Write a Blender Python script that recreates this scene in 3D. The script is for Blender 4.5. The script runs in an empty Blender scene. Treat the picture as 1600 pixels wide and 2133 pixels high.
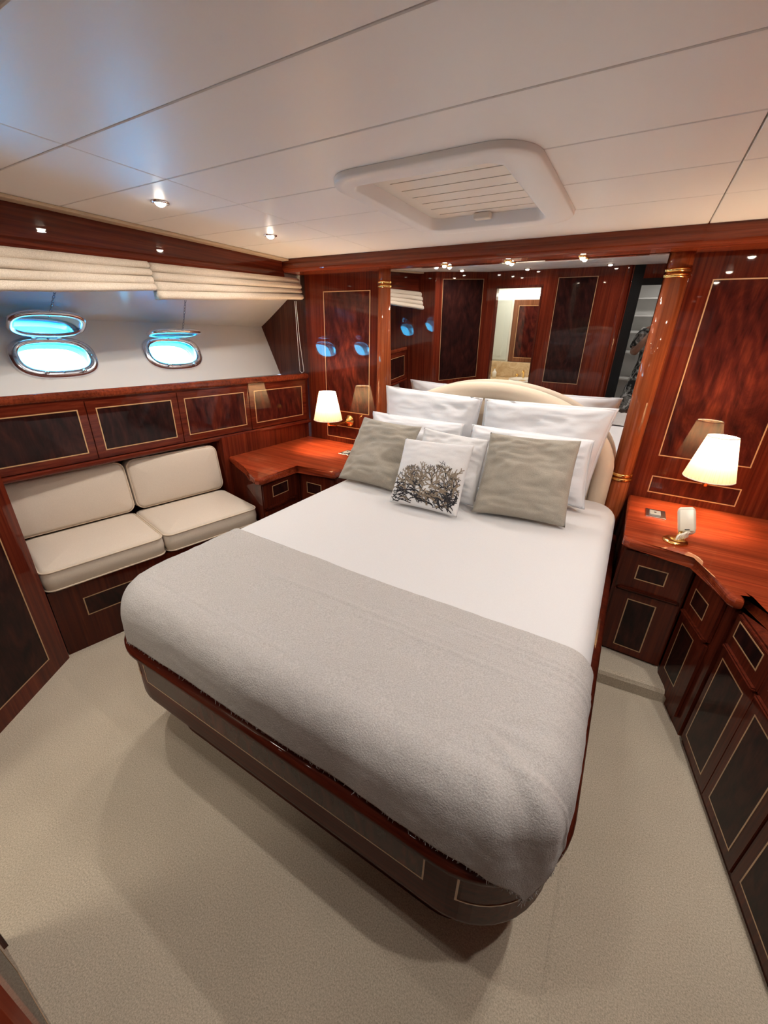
import bpy, bmesh, math, random
from mathutils import Vector, Matrix, noise
random.seed(7)
PI = math.pi
S = bpy.context.scene
COL = S.collection

# ------------------------------------------------------------------ camera
CAM_H = 1.55
yaw, pitch, roll, FPX = map(float, (math.radians(-30.248), math.radians(23.863), math.radians(1.572), 838.08))
_f = Vector((math.sin(yaw)*math.cos(pitch), math.cos(yaw)*math.cos(pitch), -math.sin(pitch)))
_r0 = Vector((math.cos(yaw), -math.sin(yaw), 0)); _u0 = _r0.cross(_f)
_r = _r0*math.cos(roll) + _u0*math.sin(roll); _u = -_r0*math.sin(roll) + _u0*math.cos(roll)
cam_data = bpy.data.cameras.new('camera'); cam = bpy.data.objects.new('camera', cam_data); COL.objects.link(cam)
cam.matrix_world = Matrix(((_r.x, _u.x, -_f.x, 0), (_r.y, _u.y, -_f.y, 0), (_r.z, _u.z, -_f.z, CAM_H), (0, 0, 0, 1)))
cam_data.sensor_fit = 'HORIZONTAL'; cam_data.sensor_width = 36.0; cam_data.lens = FPX/1600*36.0
cam_data.clip_start = 0.01
S.camera = cam

# ------------------------------------------------------------------ world, exposure
W = bpy.data.worlds.new('world'); S.world = W; W.use_nodes = True
nt = W.node_tree; nt.nodes.clear()
wo = nt.nodes.new('ShaderNodeOutputWorld'); bg = nt.nodes.new('ShaderNodeBackground'); sky = nt.nodes.new('ShaderNodeTexSky')
sky.sky_type = 'NISHITA'; sky.sun_disc = False; sky.sun_elevation = math.radians(48); sky.sun_rotation = math.radians(150)
bg.inputs['Strength'].default_value = 6.0
nt.links.new(sky.outputs[0], bg.inputs[0]); nt.links.new(bg.outputs[0], wo.inputs[0])
S.view_settings.view_transform = 'Standard'; S.view_settings.look = 'None'
S.view_settings.exposure = 0.66; S.view_settings.gamma = 1.0; S.view_settings.use_curve_mapping = False
DOWNLIGHT_W = 2.7; HEADER_W = 1.5; SCONCE_W = 17.0; ROOM_W = 5.5
WARM = (1.0, 0.95, 0.89)
sun = bpy.data.lights.new('sun', 'SUN'); sun.energy = 12.0; sun.angle = .01
sun_o = bpy.data.objects.new('sun', sun); COL.objects.link(sun_o); sun_o.rotation_euler = (math.radians(12), math.radians(38), 0)

# ------------------------------------------------------------------ materials
MATS = {}
def mat(name):
    m = bpy.data.materials.new(name); m.use_nodes = True
    MATS[name] = m
    return m, m.node_tree, m.node_tree.nodes['Principled BSDF']
def L(nt, a, b): nt.links.new(a, b)
def node(nt, t, **kw):
    n = nt.nodes.new(t)
    for k, v in kw.items(): setattr(n, k, v)
    return n
def coords(nt, scale=(1, 1, 1), loc=(0, 0, 0), rot=(0, 0, 0)):
    tc = node(nt, 'ShaderNodeTexCoord'); mp = node(nt, 'ShaderNodeMapping')
    mp.inputs['Scale'].default_value = scale; mp.inputs['Location'].default_value = loc; mp.inputs['Rotation'].default_value = rot
    L(nt, tc.outputs['Object'], mp.inputs[0])
    return mp.outputs[0]
def noise_n(nt, vec, scale, detail=4, rough=.55, dist=0.0):
    n = node(nt, 'ShaderNodeTexNoise'); L(nt, vec, n.inputs['Vector'])
    n.inputs['Scale'].default_value = scale; n.inputs['Detail'].default_value = detail
    n.inputs['Roughness'].default_value = rough; n.inputs['Distortion'].default_value = dist
    return n.outputs['Fac']
def ramp(nt, fac, stops):
    r = node(nt, 'ShaderNodeValToRGB'); e = r.color_ramp.elements
    while len(e) < len(stops): e.new(.5)
    for i, (p, c) in enumerate(stops): e[i].position = p; e[i].color = (*c, 1)
    L(nt, fac, r.inputs[0]); return r.outputs[0]
def mixc(nt, fac, a, b, mode='MIX'):
    m = node(nt, 'ShaderNodeMix', data_type='RGBA', blend_type=mode)
    for s, v in ((m.inputs['Factor'], fac), (m.inputs['A'], a), (m.inputs['B'], b)):
        if hasattr(v, 'links') or isinstance(v, bpy.types.NodeSocket): L(nt, v, s)
        else: s.default_value = v if isinstance(v, float) else (*v, 1)
    return m.outputs['Result']
def bump(nt, b, h, strength=.3, dist=.002):
    n = node(nt, 'ShaderNodeBump'); n.inputs['Strength'].default_value = strength; n.inputs['Distance'].default_value = dist
    L(nt, h, n.inputs['Height']); L(nt, n.outputs[0], b.inputs['Normal'])
def plain(name, col, rough=.5, metal=0.0, spec=.5, coat=0.0):
    m, nt, b = mat(name)
    b.inputs['Base Color'].default_value = (*col, 1); b.inputs['Roughness'].default_value = rough
    b.inputs['Metallic'].default_value = metal; b.inputs['Specular IOR Level'].default_value = spec
    b.inputs['Coat Weight'].default_value = coat; b.inputs['Coat Roughness'].default_value = .03
    return m
def varnish(b, coat=.7):
    b.inputs['Roughness'].default_value = .6; b.inputs['Specular IOR Level'].default_value = .04
    b.inputs['Coat Weight'].default_value = coat; b.inputs['Coat Roughness'].default_value = .025; b.inputs['Coat IOR'].default_value = 1.5
def wood(name, grain, dark=(.065, .008, .004), mid=(.13, .018, .007), light=(.20, .036, .013), coat=.7):
    """straight-grained mahogany; grain = axis index the grain runs along"""
    m, nt, b = mat(name)
    sc = [70, 70, 70]; sc[grain] = 1.6
    f1 = noise_n(nt, coords(nt, sc), 1.0, 5, .6, .4)
    sc2 = [7, 7, 7]; sc2[grain] = .5
    f2 = noise_n(nt, coords(nt, sc2), 1.0, 2, .5, .6)
    a = ramp(nt, f1, [(.28, dark), (.52, mid), (.78, light)])
    c = ramp(nt, f2, [(.3, (.62, .6, .6)), (.7, (1.15, 1.12, 1.1))])
    L(nt, mixc(nt, 1.0, a, c, 'MULTIPLY'), b.inputs['Base Color']); varnish(b, coat); return m
def flame(name, dark, mid, light, seed=0.0, coat=.7):
    """flame-figured veneer"""
    m, nt, b = mat(name)
    v = coords(nt, (4.5, 4.5, 1.7), (seed, seed*.7, seed*.3))
    f1 = noise_n(nt, v, 1.5, 6, .62, 2.2)
    w = node(nt, 'ShaderNodeTexWave', wave_type='BANDS', bands_direction='DIAGONAL'); L(nt, v, w.inputs['Vector'])
    w.inputs['Scale'].default_value = 1.8; w.inputs['Distortion'].default_value = 9; w.inputs['Detail'].default_value = 3; w.inputs['Detail Scale'].default_value = 1.3
    mx = node(nt, 'ShaderNodeMath', operation='MULTIPLY_ADD'); L(nt, w.outputs['Fac'], mx.inputs[0]); mx.inputs[1].default_value = .13; L(nt, f1, mx.inputs[2])
    a = ramp(nt, mx.outputs[0], [(.36, dark), (.58, mid), (.82, light)])
    g = noise_n(nt, coords(nt, (120, 120, 12)), 1.0, 3)
    c = ramp(nt, g, [(.3, (.75, .75, .75)), (.7, (1.1, 1.1, 1.1))])
    L(nt, mixc(nt, 1.0, a, c, 'MULTIPLY'), b.inputs['Base Color']); varnish(b, coat); return m
wood('wood_v', 2); wood('wood_x', 0); wood('wood_y', 1)
wood('wood_gloss_x', 0, (.10, .016, .007), (.21, .038, .014), (.30, .062, .022))
wood('wood_col', 2, (.20, .040, .013), (.33, .078, .024), (.42, .115, .038))
wood('wood_top', 0, (.17, .020, .007), (.30, .046, .014), (.40, .078, .024))  # worktop mahogany, lightened to carry the sconce light in its colour
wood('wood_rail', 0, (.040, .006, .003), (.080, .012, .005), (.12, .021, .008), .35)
wood('wood_low', 2, (.045, .007, .004), (.090, .014, .006), (.14, .026, .010), .5)  # lower cabinet mahogany, darkened to carry the weak light down there
wood('wood_dark', 2, (.045, .009, .006), (.085, .018, .010), (.13, .030, .016))
wood('wood_bath', 2, (.12, .045, .02), (.22, .085, .04), (.30, .12, .06))
flame('veneer', (.022, .004, .0035), (.062, .009, .006), (.13, .021, .010), 1.3)
flame('veneer_dark', (.010, .004, .004), (.026, .007, .006), (.050, .013, .009), 4.1, .4)
plain('inlay', (.62, .36, .16), .35, coat=.8)
plain('inlay_dim', (.48, .27, .13), .35, coat=.8)
plain('seam', (.10, .085, .075), .8)
plain('brass', (.95, .62, .22), .16, 1.0)
plain('chrome', (.86, .88, .92), .22, 1.0)
plain('steel_dark', (.35, .36, .38), .3, 1.0)
plain('mirror', (.86, .86, .87), .004, 1.0)
plain('cream_plastic', (.80, .74, .60), .3)
plain('louvre_white', (.80, .75, .68), .5)
plain('slot_dark', (.05, .04, .035), .8)
plain('socket_grey', (.16, .17, .18), .45)
plain('near_black', (.004, .004, .004), .5, spec=.2)
plain('cove_shade_tan', (.55, .42, .30), .6)
plain('bath_cream', (.78, .76, .66), .45)
plain('bath_green', (.62, .66, .60), .3)
plain('white_paint', (.80, .80, .78), .5)
plain('porcelain', (.88, .86, .80), .12, coat=.5)
plain('skin', (.42, .22, .15), .5)
plain('hair', (.02, .014, .01), .5)
plain('phone_black', (.015, .015, .017), .2)
plain('cord_white', (.85, .83, .78), .6)
def marble():
    m, nt, b = mat('marble')
    f = noise_n(nt, coords(nt, (5, 5, 5)), 1.5, 6, .6, 1.6)
    L(nt, ramp(nt, f, [(.3, (.50, .33, .17)), (.55, (.70, .52, .31)), (.75, (.80, .66, .45))]), b.inputs['Base Color']); b.inputs['Roughness'].default_value = .15
marble()
def ceiling_vinyl():
    m, nt, b = mat('ceiling_vinyl')
    f = noise_n(nt, coords(nt, (1, 1, 1)), 420, 2)
    b.inputs['Base Color'].default_value = (.91, .905, .895, 1); b.inputs['Roughness'].default_value = .40; b.inputs['Specular IOR Level'].default_value = .6
    bump(nt, b, f, .12, .0008)
ceiling_vinyl()
def hull_vinyl():
    m, nt, b = mat('hull_vinyl')
    f = noise_n(nt, coords(nt, (1, 1, 1)), 5, 2)
    b.inputs['Base Color'].default_value = (.84, .82, .78, 1); b.inputs['Roughness'].default_value = .22
    bump(nt, b, f, .35, .02)
    m2, nt2, b2 = mat('hull_matte'); b2.inputs['Base Color'].default_value = (.84, .815, .77, 1); b2.inputs['Roughness'].default_value = .5
hull_vinyl()
def carpet():
    m, nt, b = mat('carpet')
    f = noise_n(nt, coords(nt), 230, 3, .8); g = noise_n(nt, coords(nt), 2.2, 3)
    a = ramp(nt, f, [(.32, (.36, .30, .22)), (.68, (.69, .59, .46))])
    c = ramp(nt, g, [(.35, (.93, .93, .93)), (.65, (1.04, 1.04, 1.04))])
    L(nt, mixc(nt, 1.0, a, c, 'MULTIPLY'), b.inputs['Base Color']); b.inputs['Roughness'].default_value = .95; b.inputs['Specular IOR Level'].default_value = .1
    b.inputs['Sheen Weight'].default_value = .3
    bump(nt, b, f, .6, .004)
carpet()
def fabric(name, c0, c1, weave=500, bs=.25, wr=0.0, bd=.001):
    m, nt, b = mat(name)
    f = noise_n(nt, coords(nt), weave, 2, .6)
    L(nt, ramp(nt, f, [(.35, c0), (.65, c1)]), b.inputs['Base Color']); b.inputs['Roughness'].default_value = .9
    b.inputs['Specular IOR Level'].default_value = .15; b.inputs['Sheen Weight'].default_value = .15
    if wr:
        g = noise_n(nt, coords(nt, (1, 1, 1)), 9, 4, .55, .6)
        ad = node(nt, 'ShaderNodeMath', operation='MULTIPLY_ADD'); L(nt, g, ad.inputs[0]); ad.inputs[1].default_value = wr; L(nt, f, ad.inputs[2])
        bump(nt, b, ad.outputs[0], bs, bd)
    else: bump(nt, b, f, bs, bd)
    return m
fabric('sheet_white', (.60, .59, .59), (.64, .63, .63), 600, .15, 3.0, .0012)
fabric('pillow_white', (.74, .74, .76), (.79, .79, .81), 600, .25, 6.0, .0025)
fabric('taupe', (.31, .28, .23), (.41, .37, .31), 420, .35, 5.0, .003)
fabric('throw', (.38, .355, .335), (.49, .465, .445), 260, .7, 2.0, .003)
fabric('sofa_cream', (.60, .51, .415), (.68, .58, .48), 500, .25, 2.0, .001)
fabric('piping_cream', (.60, .48, .36), (.66, .54, .42), 500)
fabric('blind_linen', (.62, .52, .41), (.78, .68, .56), 300, .35, 5.0, .003)
fabric('leather_cream', (.66, .54, .41), (.69, .57, .44), 300, .1)
fabric('cushion_white', (.66, .65, .65), (.75, .74, .74), 500, .3, 3.0, .0015)
plain('coral_black', (.012, .010, .014), .8)
plain('coral_taupe', (.22, .17, .12), .8)
def dress():
    m, nt, b = mat('dress')
    f = noise_n(nt, coords(nt), 14, 2, .5, 1.0)
    L(nt, ramp(nt, f, [(.42, (.02, .02, .02)), (.47, (.25, .25, .24)), (.56, (.25, .25, .24)), (.60, (.75, .74, .72))]), b.inputs['Base Color']); b.inputs['Roughness'].default_value = .85
dress()
def glow(name, col, strength):
    m = bpy.data.materials.new(name); m.use_nodes = True; nt = m.node_tree; nt.nodes.clear(); MATS[name] = m
    o = node(nt, 'ShaderNodeOutputMaterial'); e = node(nt, 'ShaderNodeEmission'); e.inputs[0].default_value = (*col, 1); e.inputs[1].default_value = strength
    L(nt, e.outputs[0], o.inputs[0])
glow('bulb', (1, .86, .66), 60.0); glow('bath_strip', (1, .93, .80), 5.0)
def shade():
    m = bpy.data.materials.new('shade'); m.use_nodes = True; nt = m.node_tree; nt.nodes.clear(); MATS['shade'] = m
    o = node(nt, 'ShaderNodeOutputMaterial'); d = node(nt, 'ShaderNodeBsdfDiffuse'); t = node(nt, 'ShaderNodeBsdfTranslucent'); mx = node(nt, 'ShaderNodeMixShader')
    d.inputs[0].default_value = (.70, .62, .50, 1); t.inputs[0].default_value = (.20, .17, .13, 1); mx.inputs[0].default_value = .6
    L(nt, d.outputs[0], mx.inputs[1]); L(nt, t.outputs[0], mx.inputs[2]); L(nt, mx.outputs[0], o.inputs[0])
shade()
def tinted(name, tint, gl):
    m = bpy.data.materials.new(name); m.use_nodes = True; nt = m.node_tree; nt.nodes.clear(); MATS[name] = m
    o = node(nt, 'ShaderNodeOutputMaterial'); t = node(nt, 'ShaderNodeBsdfTransparent'); g = node(nt, 'ShaderNodeBsdfGlossy'); mx = node(nt, 'ShaderNodeMixShader')
    t.inputs[0].default_value = (*tint, 1); g.inputs[0].default_value = (.9, .95, 1, 1); g.inputs['Roughness'].default_value = .02; mx.inputs[0].default_value = gl
    L(nt, t.outputs[0], mx.inputs[1]); L(nt, g.outputs[0], mx.inputs[2]); L(nt, mx.outputs[0], o.inputs[0])
tinted('lid_glass', (.30, .78, .95), .30); tinted('port_tint', (.16, .72, .92), .06)
plain('sea', (.03, .45, .55), .3); plain('boat_white', (.85, .86, .86), .4); plain('boat_blue', (.04, .10, .22), .3)

# ------------------------------------------------------------------ helpers
def obj(name, bm, m, parent=None, smooth=False):
    me = bpy.data.meshes.new(name); bm.normal_update(); bm.to_mesh(me); bm.free()
    if smooth:
        for p in me.polygons: p.use_smooth = True
    if m: me.materials.append(MATS[m])
    o = bpy.data.objects.new(name, me); COL.objects.link(o)
    if parent is not None: adopt(o, parent)
    return o
def world_of(o):
    M = o.matrix_basis.copy()
    p = o
    while p.parent is not None:
        M = p.parent.matrix_basis @ p.matrix_parent_inverse @ M; p = p.parent
    return M
def adopt(o, parent):
    o.parent = parent; o.matrix_parent_inverse = world_of(parent).inverted()
def tag(o, label, cat, group=None):
    o['label'] = label; o['category'] = cat
    if group: o['group'] = group
    return o
def thing(name, label, cat, loc=(0, 0, 0), group=None):
    o = bpy.data.objects.new(name, None); COL.objects.link(o); o.location = loc; o.empty_display_size = .05
    return tag(o, label, cat, group)
def struct(name, bm, m, smooth=False):
    o = obj(name, bm, m, None, smooth); o['kind'] = 'structure'; return o
def NB(): return bmesh.new()
def hexa(bm, lo, hi):
    """box from 4 bottom and 4 top corners"""
    v = [bm.verts.new(p) for p in lo] + [bm.verts.new(p) for p in hi]
    n = len(lo)
    fs = [bm.faces.new(v[:n][::-1]), bm.faces.new(v[n:])]
    for i in range(n): fs.append(bm.faces.new((v[i], v[(i+1) % n], v[n+(i+1) % n], v[n+i])))
    return fs
def box(bm, a, b, bev=0.0, seg=2):
    x0, y0, z0 = [min(p, q) for p, q in zip(a, b)]; x1, y1, z1 = [max(p, q) for p, q in zip(a, b)]
    f = hexa(bm, [(x0, y0, z0), (x1, y0, z0), (x1, y1, z0), (x0, y1, z0)], [(x0, y0, z1), (x1, y0, z1), (x1, y1, z1), (x0, y1, z1)])
    if bev: bmesh.ops.bevel(bm, geom=list({e for q in f for e in q.edges}), offset=bev, segments=seg, affect='EDGES', profile=.5)
    return bm
def prism(bm, poly, z0, z1, bev=0.0, seg=3, only=None):
    f = hexa(bm, [(x, y, z0) for x, y in poly], [(x, y, z1) for x, y in poly])
    if bev:
        es = set(f[0].edges) | set(f[1].edges) if only != 'top' else set(f[1].edges)
        bmesh.ops.bevel(bm, geom=list(es), offset=bev, segments=seg, affect='EDGES', profile=.5)
    bmesh.ops.recalc_face_normals(bm, faces=bm.faces[:])
    return bm
def lathe(bm, prof, c=(0, 0, 0), n=24, ripple=0.0, nr=0, M=None):
    rings = []
    for r, z in prof:
        ring = []
        for i in range(n):
            a = 2*PI*i/n; rr = r*(1 + (ripple*math.cos(nr*a) if ripple else 0))
            p = Vector((rr*math.cos(a), rr*math.sin(a), z))
            if M is not None: p = M @ p
            ring.append(bm.verts.new(p + Vector(c)))
        rings.append(ring)
    for A, B in zip(rings, rings[1:]):
        for i in range(n): bm.faces.new((A[i], A[(i+1) % n], B[(i+1) % n], B[i]))
    return rings
def lathe_solid(bm, prof, c=(0, 0, 0), n=24, M=None, **k):
    r = lathe(bm, prof, c, n, M=M, **k); bm.faces.new(r[0][::-1]); bm.faces.new(r[-1]); return r
def tube(bm, pts, rad, n=8, closed=False):
    pts = [Vector(p) for p in pts]; m = len(pts); rings = []; up = Vector((0, 0, 1)); prev = None
    for i, p in enumerate(pts):
        a = pts[(i-1) % m] if (closed or i) else p; b = pts[(i+1) % m] if (closed or i < m-1) else p
        t = (b-a).normalized()
        if prev is None:
            s = t.cross(up) if abs(t.z) < .9 else t.cross(Vector((1, 0, 0)))
        else: s = prev - t*prev.dot(t)
        s.normalize(); prev = s; w = t.cross(s)
        r = rad[i] if isinstance(rad, (list, tuple)) else rad
        rings.append([bm.verts.new(p + s*r*math.cos(2*PI*k/n) + w*r*math.sin(2*PI*k/n)) for k in range(n)])
    for i in range(m if closed else m-1):
        A, B = rings[i], rings[(i+1) % m]
        for k in range(n): bm.faces.new((A[k], A[(k+1) % n], B[(k+1) % n], B[k]))
    if not closed: bm.faces.new(rings[0][::-1]); bm.faces.new(rings[-1])
    return bm
def rrect(x0, x1, y0, y1, r, n=8):
    """rounded rectangle; r = one radius or (r_x0y0, r_x1y0, r_x1y1, r_x0y1)"""
    if not isinstance(r, (tuple, list)): r = (r,)*4
    out = []
    for (cx, cy, a0, q) in ((x0, y0, PI, r[0]), (x1, y0, 1.5*PI, r[1]), (x1, y1, 0, r[2]), (x0, y1, .5*PI, r[3])):
        q = max(q, .0005)
        ox = cx + (q if cx == x0 else -q); oy = cy + (q if cy == y0 else -q)
        for k in range(n+1):
            a = a0 + .5*PI*k/n; out.append((ox + q*math.cos(a), oy + q*math.sin(a)))
    return out
def loft(bm, rings, cap=True, M=None):
    R = []
    for ring in rings: R.append([bm.verts.new((M @ Vector(p)) if M is not None else p) for p in ring])
    n = len(R[0])
    for A, B in zip(R, R[1:]):
        for i in range(n): bm.faces.new((A[i], A[(i+1) % n], B[(i+1) % n], B[i]))
    if cap: bm.faces.new(R[0][::-1]); bm.faces.new(R[-1])
    return R
def slab(bm, x0, x1, y0, y1, r, prof, n=8, M=None):
    """rounded-rectangle slab lofted through (inset, z) rings"""
    rr = r if isinstance(r, (tuple, list)) else (r,)*4
    loft(bm, [[(x, y, z) for x, y in rrect(x0+i, x1-i, y0+i, y1-i, [max(q-i, .004) for q in rr], n)] for i, z in prof], True, M)
    return bm
class Face:
    """vertical face from p0 to p1 (left to right as seen from its front)"""
    def __init__(s, p0, p1):
        s.o = Vector((p0[0], p0[1], 0)); d = Vector((p1[0]-p0[0], p1[1]-p0[1], 0)); s.len = d.length; s.e = d.normalized(); s.n = Vector((s.e.y, -s.e.x, 0))
    def pt(s, u, z, d=0.0): return s.o + s.e*u + s.n*d + Vector((0, 0, z))
    def board(s, bm, u0, u1, z0, z1, d0, d1, bev=0.0):
        f = hexa(bm, [s.pt(u0, z0, d1), s.pt(u1, z0, d1), s.pt(u1, z0, d0), s.pt(u0, z0, d0)], [s.pt(u0, z1, d1), s.pt(u1, z1, d1), s.pt(u1, z1, d0), s.pt(u0, z1, d0)])
        if bev: bmesh.ops.bevel(bm, geom=list({e for q in f for e in q.edges}), offset=bev, segments=2, affect='EDGES')
        return bm
    def inlay(s, parent, u0, u1, z0, z1, d, w=.0055, ven='veneer', inl='inlay'):
        bm = s.board(NB(), u0+w, u1-w, z0+w, z1-w, d-.004, d+.0004); v = obj('veneer_panel', bm, ven, parent)
        bm = NB()
        s.board(bm, u0, u1, z0, z0+w, d-.004, d+.0010); s.board(bm, u0, u1, z1-w, z1, d-.004, d+.0010)
        s.board(bm, u0, u0+w, z0+w, z1-w, d-.004, d+.0010); s.board(bm, u1-w, u1, z0+w, z1-w, d-.004, d+.0010)
        obj('inlay_strip', bm, inl, parent)
def in_range(v, a, b): return a < v < b

D = 2.668           # head wall
CEIL = 2.02
XC = -.755

# ------------------------------------------------------------------ setting: floor, ceiling
bm = NB(); prism(bm, [(-3.0, -.06), (1.25, -.06), (1.25, 2.75), (-3.0, 2.75)], -.05, 0); struct('floor', bm, 'carpet')
bm = NB()
tube(bm, [(.152 + .010*(1.8-y), y, -.0225) for y in (1.80, 1.4, 1.0, .6, .2, -.05)], .026, 24); 
o = struct('trim_7', bm, 'carpet', True); o['label'] = 'raised carpet joint running along the bed side'
bm = NB()
loft(bm, [[(.135, 1.835, 0), (.46, 1.862, 0), (.46, 2.3, 0), (.135, 2.3, 0)], [(.135, 1.832, .055), (.462, 1.858, .055), (.46, 2.3, .055), (.135, 2.3, .055)], [(.135, 1.838, .072), (.458, 1.866, .072), (.46, 2.3, .072), (.135, 2.3, .072)], [(.135, 1.858, .078), (.445, 1.886, .078), (.46, 2.3, .078), (.135, 2.3, .078)]])
struct('trim_8', bm, 'carpet')['label'] = 'carpeted step in front of the bedside cabinet'

bm = NB(); box(bm, (-3.1, -.12, 2.065), (1.3, 2.8, 2.10)); ceiling = struct('ceiling', bm, 'seam')
ys = [-.06, .15, .47, .79, 1.10, 1.42, 1.74, 2.06, 2.52]; xs = [-2.36, -1.55, .12, 1.0]; G = .0022
HX0, HX1, HY0, HY1 = -1.0, -.445, 1.37, 2.095
for j in range(len(ys)-1):
    for i in range(3):
        x0, x1, y0, y1 = xs[i]+G, xs[i+1]-G, ys[j]+G, ys[j+1]-G
        polys = [[(x0, y0), (x1, y0), (x1, y1), (x0, y1)]]
        if i == 1 and y1 > HY0 and y0 < HY1:
            if y0 < HY0: polys = [[(x0, y0), (x1, y0), (x1, y1), (HX1, y1), (HX1, HY0), (HX0, HY0), (HX0, y1), (x0, y1)]]
            elif y1 > HY1: polys = [[(x0, y0), (HX0, y0), (HX0, HY1), (HX1, HY1), (HX1, y0), (x1, y0), (x1, y1), (x0, y1)]]
            else: polys = [[(x0, y0), (HX0, y0), (HX0, y1), (x0, y1)], [(HX1, y0), (x1, y0), (x1, y1), (HX1, y1)]]
        for p in polys:
            bm = NB(); prism(bm, p, CEIL, CEIL+.045, .002, 1); obj('ceiling_panel', bm, 'ceiling_vinyl', ceiling)
bm = NB(); box(bm, (-2.37, .3, 2.006), (-2.30, 2.52, 2.0195), .004); struct('trim_9', bm, 'cove_shade_tan')['label'] = 'tan strip coloured as cove shading between ceiling and valance'  # shading of the valance cove painted as a tan strip

# ------------------------------------------------------------------ head wall
bm = NB(); box(bm, (-3.1, D+.05, 0), (1.3, D+.12, 2.065)); wall_head = struct('wall_head', bm, 'wood_dark')
for x0, x1 in ((-2.305, -1.53), (.005, 1.05)):
    bm = NB(); box(bm, (x0, D, 0), (x1, D+.05, 2.0)); fl = obj('flank_panel', bm, 'wood_v', wall_head)
    F_ = Face((0, D), (1, D))
    a, b = (-2.129, -1.714) if x0 < -1 else (.208, .612)
    F_.inlay(fl, a, b, .968, 1.826, 0); F_.inlay(fl, a, b, .753, .852, 0)
# header above the mirror, rounded lower edge
def extrude_profile(bm, prof, p0, p1, z_off=(0, 0)):
    """prof: list of (inward, z); p0,p1: two (x,y) ends with their inward unit vectors"""
    (a, ia), (b, ib) = p0, p1
    A = [bm.verts.new((a[0]+ia[0]*d, a[1]+ia[1]*d, z + (z_off[0] if z < 2.0 else 0))) for d, z in prof]
    B = [bm.verts.new((b[0]+ib[0]*d, b[1]+ib[1]*d, z + (z_off[1] if z < 2.0 else 0))) for d, z in prof]
    n = len(prof)
    for i in range(n): bm.faces.new((A[i], A[(i+1) % n], B[(i+1) % n], B[i]))
    bm.faces.new(A[::-1]); bm.faces.new(B)
    bmesh.ops.recalc_face_normals(bm, faces=bm.faces[:])
def header_prof(depth, zb, r=.022):
    p = [(0, 2.03), (depth-.006, 2.03), (depth-.006, zb+.05)]
    p += [(depth-.006 + .010*math.sin(t*PI/6), zb+.05-.008*t) for t in range(1, 3)]
    for k in range(7):
        a = k/6*PI/2; p.append((depth-r+.006+r*math.cos(a), zb+r-r*math.sin(a)))
    p += [(0, zb)]
    return p
ZB = 1.938
bm = NB(); extrude_profile(bm, header_prof(.168, ZB), ((-2.62, D), (0, -1)), ((1.05, D), (0, -1))); struct('trim_1', bm, 'wood_gloss_x', False)['label'] = 'glossy mahogany header along the head wall'
bm = NB(); extrude_profile(bm, header_prof(.16, 1.81), ((-2.52, .3), (1, 0)), ((-2.51, D-.168), (1, 0)), (0, .085)); struct('trim_2', bm, 'wood_y')['label'] = 'mahogany valance along the hull above the blinds'
bm = NB(); extrude_profile(bm, header_prof(.16, 1.81), ((1.08, -.06), (-1, 0)), ((1.0, D-.168), (-1, 0)), (0, .085)); struct('trim_3', bm, 'wood_y')['label'] = 'mahogany valance along the opposite hull side'

# mirror, leaning slightly into the room
ta = math.tan(math.radians(2.4))
t = thing('wall_mirror', 'large frameless mirror between two columns behind the headboard', 'mirror', (XC, D, .74))
bm = NB(); z0, z1 = .74, 1.936; f0, f1 = D-(z0-.9)*ta, D-(z1-.9)*ta
hexa(bm, [(-1.53, f0, z0), (.005, f0, z0), (.005, D+.045, z0), (-1.53, D+.045, z0)], [(-1.53, f1, z1), (.005, f1, z1), (.005, D+.045, z1), (-1.53, D+.045, z1)])
obj('mirror_glass', bm, 'mirror', t)

# columns
for cx, lab in ((.058, 'round mahogany column with brass rings beside the telephone worktop'), (-1.578, 'round mahogany column with brass rings beside the sofa-side bedside lamp')):
    t = thing('column', lab, 'column', (cx, D-.02, 0), 'columns framing the mirror')
    bm = NB(); lathe_solid(bm, [(.054, 0), (.054, .80), (.050, .805), (.050, .845), (.054, .85), (.054, 1.83), (.050, 1.835), (.050, 1.868), (.054, 1.872), (.054, ZB+.02)], (cx, D-.012, 0), 32); obj('shaft', bm, 'wood_col', t, True)
    for z in (.812, .838, 1.840, 1.864):
        bm = NB(); lathe(bm, [(.046, -.009), (.056, -.009), (.061, -.004), (.061, .004), (.056, .009), (.046, .009), (.046, -.009)], (cx, D-.012, z), 32); obj('brass_ring', bm, 'brass', t, True)

# ------------------------------------------------------------------ hull side (left)
LY0, LY1 = .45, D+.05
def hull_low(y): return -2.75 + .041*(y-.81)
UPV = Vector((-.179, 0, .375)); UPL = UPV.length; UPN = UPV/UPL; LZ = 1.206
e_y = Vector((.041, 1, 0)).normalized(); HN = UPN.cross(e_y); HN = HN if HN.x > 0 else -HN
def hull_pt(y, v, d=0.0):
    return Vector((hull_low(y), y, LZ)) + UPN*v + HN*d
PORTS = [(1.128, .193), (1.826, .203)]       # centre y, distance up the slope
HA, HB = .168, .083                            # half sizes of the opening
def stad(k, n, a, b, p=2.7):
    t = 2*PI*k/n; c, s = math.cos(t), math.sin(t)
    return (a*math.copysign(abs(c)**(2/p), c), b*math.copysign(abs(s)**(2/p), s))
bm = NB(); N = 48
cuts = [LY0, .85, 1.48, 2.2, LY1]
def quad(bm, pts): bm.faces.new([bm.verts.new(p) for p in pts])
quad(bm, [hull_pt(cuts[0], 0), hull_pt(cuts[1], 0), hull_pt(cuts[1], UPL), hull_pt(cuts[0], UPL)])
quad(bm, [hull_pt(cuts[3], 0), hull_pt(cuts[4], 0), hull_pt(cuts[4], UPL), hull_pt(cuts[3], UPL)])
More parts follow.
